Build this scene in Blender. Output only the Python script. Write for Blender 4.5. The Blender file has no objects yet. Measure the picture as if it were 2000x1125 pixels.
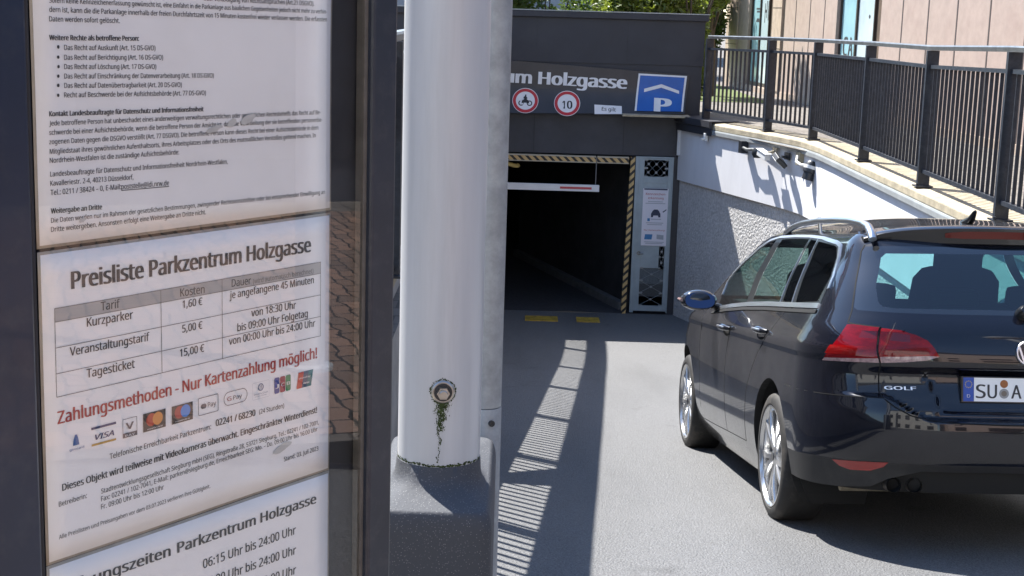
import bpy, bmesh, math, random
from mathutils import Vector, Matrix, noise
rad = math.radians
random.seed(7)
scene = bpy.context.scene
COL = scene.collection

# ------------------------------------------------------------------ camera
cam_d = bpy.data.cameras.new('camera'); cam = bpy.data.objects.new('camera', cam_d); COL.objects.link(cam)
cam_d.sensor_width = 36.0; cam_d.lens = 52.0; cam_d.clip_start = 0.05; cam_d.clip_end = 600
cam.matrix_world = Matrix(((0.99956941, -0.02934277, 0.0, 0.0),
                           (0.00540885, 0.18425386, -0.98286381, 0.0),
                           (0.02883995, 0.98244059, 0.18433323, 1.55),
                           (0, 0, 0, 1)))
scene.camera = cam
# ------------------------------------------------------------------ light
SUN = Vector((-0.45, 0.57, 1.0)).normalized()          # towards the sun
w = bpy.data.worlds.new('World'); scene.world = w; w.use_nodes = True
wn = w.node_tree; bg = wn.nodes['Background']
sky = wn.nodes.new('ShaderNodeTexSky'); sky.sky_type = 'NISHITA'; sky.sun_disc = False
sky.sun_elevation = math.asin(SUN.z); sky.sun_rotation = math.atan2(SUN.x, SUN.y)
sky.air_density = 1.0; sky.dust_density = 0.3; sky.ozone_density = 3.0
wn.links.new(sky.outputs[0], bg.inputs[0]); bg.inputs[1].default_value = 0.12
sl = bpy.data.lights.new('sun', 'SUN'); sl.energy = 5.0; sl.angle = rad(0.53); sl.color = (1.0, 0.965, 0.91)
so = bpy.data.objects.new('sun', sl); COL.objects.link(so)
so.rotation_euler = (-SUN).to_track_quat('-Z', 'Y').to_euler()
vs = scene.view_settings
vs.view_transform = 'Standard'; vs.look = 'None'; vs.gamma = 1.0; vs.use_curve_mapping = False
vs.exposure = 1.5

# ------------------------------------------------------------------ materials
def mat(name, col, rough=0.6, metal=0.0, var=0.0, vscale=8.0, bump=0.0, bscale=60.0, coat=0.0, spec=0.5,
        col2=None, stretch=None, detail=6.0, dirt=None, dscale=2.0, damt=0.5, rvar=0.0, bdist=0.02):
    m = bpy.data.materials.new(name); m.use_nodes = True
    nt = m.node_tree; b = nt.nodes['Principled BSDF']
    b.inputs['Roughness'].default_value = rough; b.inputs['Metallic'].default_value = metal
    b.inputs['Coat Weight'].default_value = coat; b.inputs['Coat Roughness'].default_value = 0.03
    b.inputs['Specular IOR Level'].default_value = spec
    b.inputs['Base Color'].default_value = (*col, 1)
    tc = nt.nodes.new('ShaderNodeTexCoord'); mp = nt.nodes.new('ShaderNodeMapping')
    nt.links.new(tc.outputs['Object'], mp.inputs[0])
    if stretch: mp.inputs['Scale'].default_value = stretch
    out = None
    if var > 0 or col2:
        n = nt.nodes.new('ShaderNodeTexNoise'); n.inputs['Scale'].default_value = vscale; n.inputs['Detail'].default_value = detail
        n.inputs['Roughness'].default_value = 0.65
        nt.links.new(mp.outputs[0], n.inputs[0])
        r = nt.nodes.new('ShaderNodeValToRGB'); r.color_ramp.elements[0].position = 0.32; r.color_ramp.elements[1].position = 0.68
        c2 = col2 if col2 else tuple(min(1, c * (1 + var)) for c in col)
        c1 = col if col2 else tuple(c * (1 - var) for c in col)
        r.color_ramp.elements[0].color = (*c1, 1); r.color_ramp.elements[1].color = (*c2, 1)
        nt.links.new(n.outputs[0], r.inputs[0]); out = r.outputs[0]
    if dirt:
        n3 = nt.nodes.new('ShaderNodeTexNoise'); n3.inputs['Scale'].default_value = dscale; n3.inputs['Detail'].default_value = 8
        n3.inputs['Roughness'].default_value = 0.7
        nt.links.new(mp.outputs[0], n3.inputs[0])
        r3 = nt.nodes.new('ShaderNodeValToRGB'); r3.color_ramp.elements[0].position = 0.5; r3.color_ramp.elements[1].position = 0.75
        r3.color_ramp.elements[0].color = (0, 0, 0, 1); r3.color_ramp.elements[1].color = (damt, damt, damt, 1)
        nt.links.new(n3.outputs[0], r3.inputs[0])
        mx = nt.nodes.new('ShaderNodeMix'); mx.data_type = 'RGBA'
        nt.links.new(r3.outputs[0], mx.inputs[0])
        if out: nt.links.new(out, mx.inputs[6])
        else: mx.inputs[6].default_value = (*col, 1)
        mx.inputs[7].default_value = (*dirt, 1); out = mx.outputs[2]
    if out: nt.links.new(out, b.inputs['Base Color'])
    if rvar > 0:
        n4 = nt.nodes.new('ShaderNodeTexNoise'); n4.inputs['Scale'].default_value = vscale * 0.7; n4.inputs['Detail'].default_value = 5
        nt.links.new(mp.outputs[0], n4.inputs[0])
        mr = nt.nodes.new('ShaderNodeMapRange'); mr.inputs[3].default_value = max(0.02, rough - rvar); mr.inputs[4].default_value = rough + rvar
        nt.links.new(n4.outputs[0], mr.inputs[0]); nt.links.new(mr.outputs[0], b.inputs['Roughness'])
    if bump > 0:
        n2 = nt.nodes.new('ShaderNodeTexNoise'); n2.inputs['Scale'].default_value = bscale; n2.inputs['Detail'].default_value = 4
        nt.links.new(mp.outputs[0], n2.inputs[0])
        bp = nt.nodes.new('ShaderNodeBump'); bp.inputs['Strength'].default_value = bump; bp.inputs['Distance'].default_value = bdist
        nt.links.new(n2.outputs[0], bp.inputs['Height']); nt.links.new(bp.outputs[0], b.inputs['Normal'])
    return m

def glass(name, tint, refl=0.0, rough=0.0):
    """thin pane: tinted straight-through light under a fresnel reflection"""
    m = bpy.data.materials.new(name); m.use_nodes = True; nt = m.node_tree
    nt.nodes.remove(nt.nodes['Principled BSDF']); out = nt.nodes['Material Output']
    t = nt.nodes.new('ShaderNodeBsdfTransparent'); t.inputs[0].default_value = (*tint, 1)
    g = nt.nodes.new('ShaderNodeBsdfGlossy'); g.inputs['Roughness'].default_value = rough
    f = nt.nodes.new('ShaderNodeFresnel'); ge = nt.nodes.new('ShaderNodeNewGeometry'); io = nt.nodes.new('ShaderNodeMapRange')
    io.inputs[3].default_value = 1.5; io.inputs[4].default_value = 1 / 1.5          # same reflection from inside and outside
    nt.links.new(ge.outputs['Backfacing'], io.inputs[0]); nt.links.new(io.outputs[0], f.inputs[0])
    a = nt.nodes.new('ShaderNodeMath'); a.operation = 'ADD'; a.use_clamp = True; a.inputs[1].default_value = refl
    mx = nt.nodes.new('ShaderNodeMixShader')
    nt.links.new(f.outputs[0], a.inputs[0]); nt.links.new(a.outputs[0], mx.inputs[0])
    nt.links.new(t.outputs[0], mx.inputs[1]); nt.links.new(g.outputs[0], mx.inputs[2]); nt.links.new(mx.outputs[0], out.inputs[0])
    return m

# ------------------------------------------------------------------ object helpers
def setp(o, label=None, cat=None, group=None, kind=None):
    if label: o['label'] = label
    if cat: o['category'] = cat
    if group: o['group'] = group
    if kind: o['kind'] = kind
    return o
def empty(name, loc, rz=0.0, label=None, cat=None, group=None, M=None):
    o = bpy.data.objects.new(name, None); COL.objects.link(o); o.empty_display_size = 0.2
    if M is not None: o.matrix_world = M
    else: o.location = loc; o.rotation_euler = (0, 0, rz)
    return setp(o, label, cat, group)

class MB:
    def __init__(s): s.v = []; s.f = []; s.m = []
    def add(s, vs, fs, mi=0):
        k = len(s.v); s.v += [tuple(p) for p in vs]; s.f += [tuple(i + k for i in f) for f in fs]; s.m += [mi] * len(fs); return s
    def box(s, a, b, mi=0, M=None):
        x0, y0, z0 = a; x1, y1, z1 = b
        vs = [(x0,y0,z0),(x1,y0,z0),(x1,y1,z0),(x0,y1,z0),(x0,y0,z1),(x1,y0,z1),(x1,y1,z1),(x0,y1,z1)]
        if M: vs = [M @ Vector(p) for p in vs]
        return s.add(vs, [(3,2,1,0),(4,5,6,7),(0,1,5,4),(1,2,6,5),(2,3,7,6),(3,0,4,7)], mi)
    def prism(s, poly, o, ax, ay, az, mi=0):
        """2-D polygon spanned by ax, ay from o, extruded by az"""
        o, ax, ay, az = Vector(o), Vector(ax), Vector(ay), Vector(az); n = len(poly)
        lo = [o + ax * p[0] + ay * p[1] for p in poly]; hi = [p + az for p in lo]
        fs = [tuple(range(n - 1, -1, -1)), tuple(range(n, 2 * n))] + [(i, (i + 1) % n, n + (i + 1) % n, n + i) for i in range(n)]
        if ax.cross(ay).dot(az) < 0: fs = [tuple(reversed(f)) for f in fs]
        return s.add(lo + hi, fs, mi)
    def tube(s, pts, r, n=12, mi=0, cap=True, flat=1.0):
        pts = [Vector(p) for p in pts]; k = len(pts); rs = r if isinstance(r, (list, tuple)) else [r] * k
        up = None; rings = []
        for i, p in enumerate(pts):
            d = (pts[min(i + 1, k - 1)] - pts[max(i - 1, 0)]).normalized()
            if up is None:
                up = Vector((0, 0, 1)) if abs(d.z) < 0.9 else Vector((1, 0, 0))
            a = d.cross(up).normalized(); b = a.cross(d).normalized(); up = b
            rings.append([p + a * (rs[i] * math.cos(t * 2 * math.pi / n)) + b * (rs[i] * flat * math.sin(t * 2 * math.pi / n)) for t in range(n)])
        vs = [q for r_ in rings for q in r_]; fs = []
        for i in range(k - 1):
            for t in range(n):
                fs.append((i * n + t, i * n + (t + 1) % n, (i + 1) * n + (t + 1) % n, (i + 1) * n + t))
        if cap: fs += [tuple(range(n - 1, -1, -1)), tuple((k - 1) * n + t for t in range(n))]
        return s.add(vs, [tuple(reversed(f)) for f in fs], mi)
    def lathe(s, prof, n=32, mi=0, M=None, closed=False):
        """profile of (radius, height) turned round local Z"""
        vs = []
        for r, h in prof:
            for t in range(n):
                a = t * 2 * math.pi / n; p = Vector((r * math.cos(a), r * math.sin(a), h)); vs.append(M @ p if M else p)
        fs = []; k = len(prof)
        for i in range(k if closed else k - 1):
            j = (i + 1) % k
            for t in range(n): fs.append((i * n + t, i * n + (t + 1) % n, j * n + (t + 1) % n, j * n + t))
        return s.add(vs, fs, mi)
    def sweep(s, path, prof, mi=0, closed=True, side=1):
        """profile (outward, up) carried along a plan path with mitred corners; outward = side * right of travel"""
        path = [Vector(p) for p in path]; k = len(path); n = len(prof); vs = []
        for i, p in enumerate(path):
            d0 = (path[i] - path[i - 1]).normalized() if i > 0 else (path[1] - path[0]).normalized()
            d1 = (path[i + 1] - path[i]).normalized() if i < k - 1 else d0
            d0.z = d1.z = 0; d0.normalize(); d1.normalize()
            n0 = Vector((d0.y, -d0.x, 0)) * side; n1 = Vector((d1.y, -d1.x, 0)) * side
            nm = (n0 + n1).normalized(); nm = nm / max(0.3, nm.dot(n0))
            for o, h in prof: vs.append(p + nm * o + Vector((0, 0, h)))
        fs = []
        for i in range(k - 1):
            for t in range(n if closed else n - 1):
                f = (i * n + t, i * n + (t + 1) % n, (i + 1) * n + (t + 1) % n, (i + 1) * n + t); fs.append(f)
        if closed: fs += [tuple(range(n - 1, -1, -1)), tuple((k - 1) * n + t for t in range(n))]
        return s.add(vs, fs, mi)
    def quad(s, a, b, c, d, mi=0): return s.add([a, b, c, d], [(0, 1, 2, 3)], mi)
    def build(s, name, mats, parent=None, smooth=False, bevel=0.0, seg=2, fixn=True, angle=40):
        me = bpy.data.meshes.new(name); me.from_pydata(s.v, [], s.f)
        mats = mats if isinstance(mats, (list, tuple)) else [mats]
        for m in mats: me.materials.append(m)
        me.polygons.foreach_set('material_index', s.m)
        if fixn:
            bm = bmesh.new(); bm.from_mesh(me); bmesh.ops.recalc_face_normals(bm, faces=bm.faces); bm.to_mesh(me); bm.free()
        if smooth:
            me.polygons.foreach_set('use_smooth', [True] * len(me.polygons))
            try: me.set_sharp_from_angle(angle=rad(angle))
            except Exception: pass
        me.update()
        o = bpy.data.objects.new(name, me); COL.objects.link(o)
        if parent: o.parent = parent
        if bevel > 0:
            b = o.modifiers.new('bevel', 'BEVEL'); b.width = bevel; b.segments = seg; b.limit_method = 'ANGLE'; b.angle_limit = rad(35)
        return o

# ------------------------------------------------------------------ lettering
_fonts = {}
def face_font(name='NotoSansHebrew-Regular.woff2'):          # plain sans that ships with Blender; its own default font if missing
    if name not in _fonts:
        try: _fonts[name] = bpy.data.fonts.load(bpy.utils.system_resource('DATAFILES', path='fonts') + '/' + name)
        except Exception: _fonts[name] = None
    return _fonts[name]
def glyphs(body, shear=0.0, res=2, extrude=0.0):
    """flat outline lettering of size 1: (verts, faces, x0, x1)"""
    key = (body, shear, res, extrude)
    if key in _fonts: return _fonts[key]
    c = bpy.data.curves.new('lettering', 'FONT'); c.body = body; c.resolution_u = res
    ff = face_font('Noto Sans CJK Regular.woff2') if ord(body[0]) > 0x2fff else face_font()
    if ff: c.font = ff
    c.shear = shear; c.extrude = extrude
    o = bpy.data.objects.new('lettering', c); COL.objects.link(o)
    dg = bpy.context.evaluated_depsgraph_get(); dg.update()
    me = o.evaluated_get(dg).to_mesh()
    vs = [tuple(v.co) for v in me.vertices]; fs = [tuple(p.vertices) for p in me.polygons]
    o.evaluated_get(dg).to_mesh_clear(); bpy.data.objects.remove(o); bpy.data.curves.remove(c)
    xs = [v[0] for v in vs] or [0, 1]
    _fonts[key] = (vs, fs, min(xs), max(xs)); return _fonts[key]
def letter(mb, body, p0, p1, fn, ky=1.0, bold=0.0, shear=0.0, mi=0, capz=None, res=2, extrude=0.0):
    """set a line from p0 to p1 (2-D) and map it through fn(x, y, depth); glyph height follows the width unless capz gives the cap height"""
    vs, fs, a, b = glyphs(body, shear, res, extrude)
    dx, dy = p1[0] - p0[0], p1[1] - p0[1]; L = math.hypot(dx, dy); s = L / (b - a); ux, uy = dx / L, dy / L
    sy = capz / 0.714 if capz else s * ky
    # heavier strokes: the outline is printed twice or three times, a hair apart
    sh = [0.0] if bold <= 0.004 else ([-bold * .5, bold * .5] if bold < .03 else [-bold * .6, 0, bold * .6])
    for k, o_ in enumerate(sh):
        out = []
        for x, y, z in vs:
            X = (x - a + o_) * s; Y = y * sy; P_ = fn(p0[0] + ux * X - uy * Y, p0[1] + uy * X + ux * Y, z)
            out.append((P_[0], P_[1] - k * s * .004, P_[2]) if extrude == 0 else P_)
        mb.add(out, fs, mi)
# ================================================================== SETTING
def pchip(xs, ys):
    xs = list(map(float, xs)); ys = list(map(float, ys)); n = len(xs)
    h = [xs[i+1]-xs[i] for i in range(n-1)]; d = [(ys[i+1]-ys[i])/h[i] for i in range(n-1)]
    m = [0.0]*n; m[0] = d[0]; m[-1] = d[-1]
    for i in range(1, n-1):
        m[i] = 0.0 if d[i-1]*d[i] <= 0 else 3*(h[i-1]+h[i])/((2*h[i]+h[i-1])/d[i-1]+(h[i]+2*h[i-1])/d[i])
    def f(x):
        if x <= xs[0]: return ys[0]+m[0]*(x-xs[0])
        if x >= xs[-1]: return ys[-1]+m[-1]*(x-xs[-1])
        lo, hi = 0, n-1
        while hi-lo > 1:
            k = (lo+hi)//2
            if xs[k] <= x: lo = k
            else: hi = k
        t = (x-xs[lo])/h[lo]; t2 = t*t; t3 = t2*t
        return (2*t3-3*t2+1)*ys[lo]+(t3-2*t2+t)*h[lo]*m[lo]+(-2*t3+3*t2)*ys[lo+1]+(t3-t2)*h[lo]*m[lo+1]
    return f
ramp_z = pchip([1.0, 1.6, 3.0, 5.5, 8.0, 10.5, 14, 17, 19.1, 20.4, 21.5, 24, 40],
               [0.0, -.05, -.26, -.655, -1.051, -1.447, -1.99, -2.45, -2.70, -2.79, -2.815, -2.83, -2.83])
M = {}
M['asphalt'] = mat('asphalt', (.152, .153, .155), .86, var=.45, vscale=120, bump=1.0, bscale=105, detail=3, dirt=(.175, .175, .175), dscale=.9, damt=.5)
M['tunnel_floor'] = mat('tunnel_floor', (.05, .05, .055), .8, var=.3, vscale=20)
M['brick_pave'] = mat('brick_pave', (.2, .15, .12), .85, var=.2, vscale=12)
nt = M['brick_pave'].node_tree; b = nt.nodes['Principled BSDF']
br = nt.nodes.new('ShaderNodeTexBrick'); br.inputs['Scale'].default_value = 2.7; br.inputs['Mortar Size'].default_value = .018
br.inputs['Color1'].default_value = (.36, .22, .16, 1); br.inputs['Color2'].default_value = (.20, .14, .11, 1); br.inputs['Mortar'].default_value = (.03, .028, .025, 1)
tc = nt.nodes.new('ShaderNodeTexCoord'); wz = nt.nodes.new('ShaderNodeTexNoise'); wz.inputs['Scale'].default_value = 5; nt.links.new(tc.outputs['Object'], wz.inputs[0])
wm = nt.nodes.new('ShaderNodeMix'); wm.data_type = 'RGBA'; wm.blend_type = 'ADD'; wm.inputs[0].default_value = .12; nt.links.new(tc.outputs['Object'], wm.inputs[6]); nt.links.new(wz.outputs[1], wm.inputs[7]); nt.links.new(wm.outputs[2], br.inputs[0]); nt.links.new(br.outputs[0], b.inputs['Base Color'])
M['pavement'] = mat('pavement', (.165, .145, .125), .85, var=.25, vscale=3, bump=.2, bscale=40)
M['lawn'] = mat('lawn', (.10, .13, .035), .9, var=.5, vscale=25, bump=.6, bscale=120)
M['plaster'] = mat('white_plaster', (.68, .68, .70), .8, var=.05, vscale=1.2, bump=.05, bscale=90, dirt=(.50, .50, .50), dscale=1.3, damt=.45, stretch=(2, 2, .5))
M['rough'] = mat('roughcast', (.50, .49, .48), .9, var=.25, vscale=26, bump=.8, bscale=30, detail=5, bdist=.03, dirt=(.30, .29, .28), dscale=.8, damt=.5)
M['coping'] = mat('coping_concrete', (.40, .345, .24), .85, var=.22, vscale=5, bump=.3, bscale=50, dirt=(.15, .13, .10), dscale=4, damt=.75)
M['flash'] = mat('grey_flashing', (.36, .38, .38), .5, .3, var=.15, vscale=3)
M['concrete'] = mat('wall_concrete', (.34, .33, .31), .85, var=.2, vscale=4, bump=.3, bscale=40)
M['slate'] = mat('slate_cladding', (.030, .032, .041), .55, var=.14, vscale=2.2, dirt=(.05, .05, .055), dscale=1.2, damt=.5)
M['slate2'] = mat('slate_lower', (.046, .048, .058), .6, var=.18, vscale=3, dirt=(.05, .05, .055), dscale=3.5, damt=.9)
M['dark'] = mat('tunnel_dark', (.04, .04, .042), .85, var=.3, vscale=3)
M['rail'] = mat('railing_paint', (.022, .027, .037), .42, var=.3, vscale=30, dirt=(.11, .115, .12), dscale=14, damt=.35, rvar=.12)
M['rail_top'] = mat('handrail_metal', (.22, .225, .22), .38, .6, var=.25, vscale=8)
nt = M['pavement'].node_tree; b = nt.nodes['Principled BSDF']; src = b.inputs['Base Color'].links[0].from_socket
br = nt.nodes.new('ShaderNodeTexBrick'); br.inputs['Scale'].default_value = 1.25; br.inputs['Mortar Size'].default_value = .012; br.inputs['Color1'].default_value = (1, 1, 1, 1); br.inputs['Color2'].default_value = (.80, .80, .80, 1); br.inputs['Mortar'].default_value = (.45, .45, .45, 1)
tc = nt.nodes.new('ShaderNodeTexCoord'); nt.links.new(tc.outputs['Object'], br.inputs[0]); mx = nt.nodes.new('ShaderNodeMix'); mx.data_type = 'RGBA'; mx.blend_type = 'MULTIPLY'; mx.inputs[0].default_value = 1
nt.links.new(src, mx.inputs[6]); nt.links.new(br.outputs[0], mx.inputs[7]); nt.links.new(mx.outputs[2], b.inputs['Base Color'])

# tyre lanes and old oil: long soft darker streaks down the ramp
nt = M['asphalt'].node_tree; b = nt.nodes['Principled BSDF']; src = b.inputs['Base Color'].links[0].from_socket
tc = nt.nodes.new('ShaderNodeTexCoord')
for sc_, lo, hi, dark in (((1.5, .10, 1), .48, .72, .80), ((2.6, 1.9, 1), .66, .74, .72)):
    mp = nt.nodes.new('ShaderNodeMapping'); mp.inputs['Scale'].default_value = sc_; nt.links.new(tc.outputs['Object'], mp.inputs[0])
    n = nt.nodes.new('ShaderNodeTexNoise'); n.inputs['Scale'].default_value = 1.0; n.inputs['Detail'].default_value = 5; nt.links.new(mp.outputs[0], n.inputs[0])
    mr = nt.nodes.new('ShaderNodeMapRange'); mr.inputs[1].default_value = lo; mr.inputs[2].default_value = hi; mr.inputs[3].default_value = 1.0; mr.inputs[4].default_value = dark; nt.links.new(n.outputs[0], mr.inputs[0])
    mx = nt.nodes.new('ShaderNodeMix'); mx.data_type = 'RGBA'; mx.blend_type = 'MULTIPLY'; mx.inputs[0].default_value = 1.0
    nt.links.new(src, mx.inputs[6]); nt.links.new(mr.outputs[0], mx.inputs[7]); src = mx.outputs[2]
nt.links.new(src, b.inputs['Base Color'])
# ---- ground sheets round the sunken ramp
RX0, RX1 = -.56, 3.66
g = MB()
def gq(x0, y0, x1, y1, z=0.0): g.quad((x0, y0, z), (x1, y0, z), (x1, y1, z), (x0, y1, z))
gq(-220, -220, RX0, 300); gq(RX0, -220, RX1, 1.0); gq(RX1, -220, 220, 17.0)
g.add([(RX1, 17, 0), (220, 17, 0), (220, 300, 0), (2.45, 300, 0), (2.45, 21.5, 0)], [(0, 1, 2, 3, 4)])
gq(RX0, 22.2, 2.45, 300)
setp(g.build('ground', M['pavement']), kind='structure')
p = MB(); p.quad((3.75, -6, .004), (9.6, -6, .004), (9.6, 4.2, .004), (3.75, 4.2, .004)); p.quad((-6, -6, .004), (3.75, -6, .004), (3.75, .6, .004), (-6, .6, .004))
setp(p.build('brick_pavement', M['brick_pave']), kind='structure')
p = MB(); p.quad((-3, 27.5, .006), (4.7, 27.5, .006), (4.3, 60, .006), (-3, 60, .006))
setp(p.build('lawn', M['lawn']), kind='structure')
r = MB(); ys = [1.0 + .25 * i for i in range(83)]; nx = 18
for y in ys:
    for i in range(nx + 1):
        x = -.6 + 4.4 * i / nx
        r.v.append((x, y, ramp_z(y) + (.004 * noise.noise(Vector((x * .8, y * .8, 0))) if y > 1.5 else 0)))
for j in range(len(ys) - 1):
    for i in range(nx):
        k = j * (nx + 1) + i; r.f.append((k, k + 1, k + nx + 2, k + nx + 1)); r.m.append(0)
setp(r.build('ramp', M['asphalt'], smooth=True, fixn=False), kind='structure')
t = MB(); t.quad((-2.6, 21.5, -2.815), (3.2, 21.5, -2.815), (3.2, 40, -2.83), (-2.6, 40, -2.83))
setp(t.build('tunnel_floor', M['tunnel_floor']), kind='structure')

# ---- right-hand retaining wall
WA, WB, WC, WD = (2.352, 21.463), (3.50, 18.08), (3.56, 17.0), (3.56, 3.2)
path = [(2.352, 21.463, 0), (2.95, 19.71, 0), (3.36, 18.52, 0), (3.49, 18.02, 0), (3.55, 17.3, 0), (3.56, 16.6, 0), (3.56, 10, 0), (3.56, 3.2, 0)]
wall = empty('retaining_wall', (3.56, 10, 0), 0, 'white plaster retaining wall with rough grey foot beside the sunken ramp', 'wall')
def wparent(o, e): o.parent = e; o.matrix_parent_inverse = Matrix.Translation(-Vector(e.location)); return o
wb = MB(); wb.sweep(path, [(-.045, -3.0), (-.045, -.02), (-.40, -.02), (-.40, -3.0)], side=1); wparent(wb.build('rough_foot', M['rough']), wall)
wb = MB(); wb.sweep(path, [(0, -.80), (0, -.05), (-.043, -.05), (-.043, -.80)], side=1); wparent(wb.build('plaster_band', M['plaster']), wall)
wb = MB(); wb.sweep(path[0:], [(.026, .015), (.026, .085), (.006, .10), (-.36, .12), (-.36, -.015), (-.03, -.015), (-.03, .015)], side=1); wparent(wb.build('coping', M['coping'], bevel=.008), wall)
wb = MB(); wb.sweep(path, [(.042, -.05), (.042, -.005), (.036, .012), (-.028, .012), (-.028, -.013), (.030, -.02), (.030, -.05)], side=1); wparent(wb.build('flashing', M['flash']), wall)
cap = MB(); cap.sweep([(2.36, 21.44, 0), (2.72, 20.38, 0)], [(.06, -.07), (.06, .03), (.09, .05), (.09, .135), (-.37, .135), (-.37, .124), (.046, .124), (.046, -.07)], side=1)
wparent(cap.build('coping_cap', M['slate']), wall)
tr = MB(); tr.box((2.325, 21.40, -.44), (2.395, 21.46, -.055)); wparent(tr.build('corner_trim', mat('trim_white', (.55, .56, .58), .5)), wall)

# ---- left retaining wall and its coping
lw = empty('left_wall', (-.6, 12, 0), 0, 'grey concrete parapet wall left of the ramp carrying a dark railing', 'wall')
a = MB(); a.box((-.80, 1.6, -3), (-.64, 21.45, .14)); wparent(a.build('wall_body', M['concrete']), lw)
a = MB(); a.box((-.84, 1.55, .142), (-.602, 21.46, .20)); wparent(a.build('coping', M['coping'], bevel=.01), lw)

# ================================================================== RAILINGS
def panel_bars(mb, P0, P1, z0, z1, step, th, dp, ea=0.0, eb=0.0):
    P0, P1 = Vector(P0), Vector(P1); d = P1 - P0; L = d.length; d.normalize(); n = Vector((-d.y, d.x, 0)); k = max(1, int(L / step))
    for i in range(1, k):
        c = P0 + d * (L * i / k); Mx = Matrix(((d.x, n.x, 0, c.x), (d.y, n.y, 0, c.y), (0, 0, 1, 0), (0, 0, 0, 1)))
        mb.box((-th / 2, -dp / 2, z0), (th / 2, dp / 2, z1 + ea + (eb - ea) * i / k), M=Mx)
def railing(name, pts, zb, zt, z2, zr, label, base, step=.120, infill=None, dp=.027, feet=True, rise=None):
    rise = rise or [0.0] * len(pts)
    e = empty(name, (pts[0][0], pts[0][1], 0), 0, label, 'railing')
    P = [Vector((x, y, 0)) for x, y in pts]
    up = lambda on: [Vector((p.x, p.y, r_ * on)) for p, r_ in zip(P, rise)]
    h = MB(); h.sweep(up(1), [(-.030, zt - .045), (-.034, zt - .012), (-.026, zt), (.026, zt), (.034, zt - .012), (.030, zt - .045)]); wparent(h.build('handrail', M['rail_top'], smooth=True), e)
    for nm, z, hh in (('upper_rail', z2, .032), ('lower_rail', zr, .032)):
        h = MB(); h.sweep(up(1 if nm[0] == 'u' else 0), [(-.024, z - hh), (-.024, z), (.024, z), (.024, z - hh)]); wparent(h.build(nm, M['rail']), e)
    for i, p in enumerate(P):
        d = (P[min(i + 1, len(P) - 1)] - P[max(i - 1, 0)]).normalized(); n = Vector((-d.y, d.x, 0))
        Mx = Matrix(((d.x, n.x, 0, p.x), (d.y, n.y, 0, p.y), (0, 0, 1, 0), (0, 0, 0, 1)))
        q = MB(); q.box((-.024, -.052, base), (.024, .052, zt - .046 + rise[i]), M=Mx)
        if feet: q.box((-.07, -.075, base), (.07, .075, base + .012), M=Mx); q.tube([Mx @ Vector((.05, -.06, base + .01)), Mx @ Vector((.05, -.06, base + .035))], .012, 6)
        wparent(q.build('post', M['rail']), e)
        if i < len(P) - 1:
            q = MB(); panel_bars(q, P[i], P[i + 1], zr + .001, z2 - hh - .001, step, .012, dp, rise[i], rise[i + 1]); wparent(q.build('bar_panel', M['rail']), e)
            if infill:
                q = MB(); dd = (P[i + 1] - P[i]); L = dd.length; dd.normalize(); nn = Vector((-dd.y, dd.x, 0)); Mx = Matrix(((dd.x, nn.x, 0, P[i].x), (dd.y, nn.y, 0, P[i].y), (0, 0, 1, 0), (0, 0, 0, 1)))
                q.box((.026, -.006, infill[0]), (L - .026, .006, infill[1]), M=Mx); wparent(q.build('sheet_panel', M['rail']), e)
    return e
right_pts = [(2.66, 20.95), (3.24, 19.20), (3.60, 18.03), (3.625, 15.44), (3.625, 13.13), (3.625, 10.96), (3.625, 8.7), (3.625, 6.4), (3.625, 4.3)]
railing('ramp_railing', right_pts, 0, 1.335, 1.165, .27, 'dark metal bar railing on the cream coping along the right side of the ramp', .115, rise=[-.045, -.02, -.01, .012, .022, .068, .09, .10, .10])
left_pts = [(-.625, 4.9), (-.625, 7.4), (-.625, 9.85), (-.625, 12.25), (-.625, 14.8), (-.625, 17.3), (-.625, 19.8), (-.625, 21.3)]
railing('parapet_railing', left_pts, 0, 1.43, 1.31, .265, 'dark metal railing with sheet panels left of the ramp, mostly behind the notice case', .205, step=.125, infill=(.92, 1.268))

# ================================================================== GARAGE ENTRANCE (front plane y = 21.5)
Y0 = 21.5
ent = empty('garage_entrance', (.5, Y0, -2.8), 0, 'dark slate-clad garage entrance at the foot of the ramp', 'garage')
def ep(mb, name, m, **k): return wparent(mb.build(name, m, **k), ent)
a = MB(); a.box((-2.2, Y0, .84), (2.655, Y0 + .7, 1.47)); a.box((-2.2, Y0 + .012, .10), (2.64, Y0 + .69, .838)); ep(a, 'upper_cladding', M['slate'])
a = MB(); a.box((-2.2, Y0 - .05, 1.472), (2.70, Y0 + .75, 1.562)); ep(a, 'roof_edge', M['slate'], bevel=.01)
a = MB(); a.box((-2.21, Y0 - .056, 1.564), (2.71, Y0 + .76, 1.578)); ep(a, 'edge_flashing', M['flash'])
a = MB(); a.box((-2.2, Y0 + .01, -.47), (2.335, Y0 + .5, .098)); ep(a, 'lintel', M['slate2'])
for xx in (.25, 1.55):
    a = MB(); a.box((xx, Y0 - .002, .86), (xx + .006, Y0 + .004, 1.46)); ep(a, 'panel_joint', M['dark']); a = MB(); a.box((xx, Y0 + .006, -.46), (xx + .006, Y0 + .012, .09)); ep(a, 'panel_joint', M['dark'])
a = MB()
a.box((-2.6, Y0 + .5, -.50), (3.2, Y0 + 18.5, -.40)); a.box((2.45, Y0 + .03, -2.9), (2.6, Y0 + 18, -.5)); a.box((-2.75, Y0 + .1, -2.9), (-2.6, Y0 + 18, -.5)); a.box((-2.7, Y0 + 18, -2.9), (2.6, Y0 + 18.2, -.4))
a.prism([(1.72, Y0 + .3), (1.78, Y0 + .3), (.2, Y0 + 5.0), (-.1, Y0 + 12), (-.3, Y0 + 12), (.1, Y0 + 5.0)], (0, 0, -2.9), (1, 0, 0), (0, 1, 0), (0, 0, 2.4)); ep(a, 'tunnel_wall', M['dark'])
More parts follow.
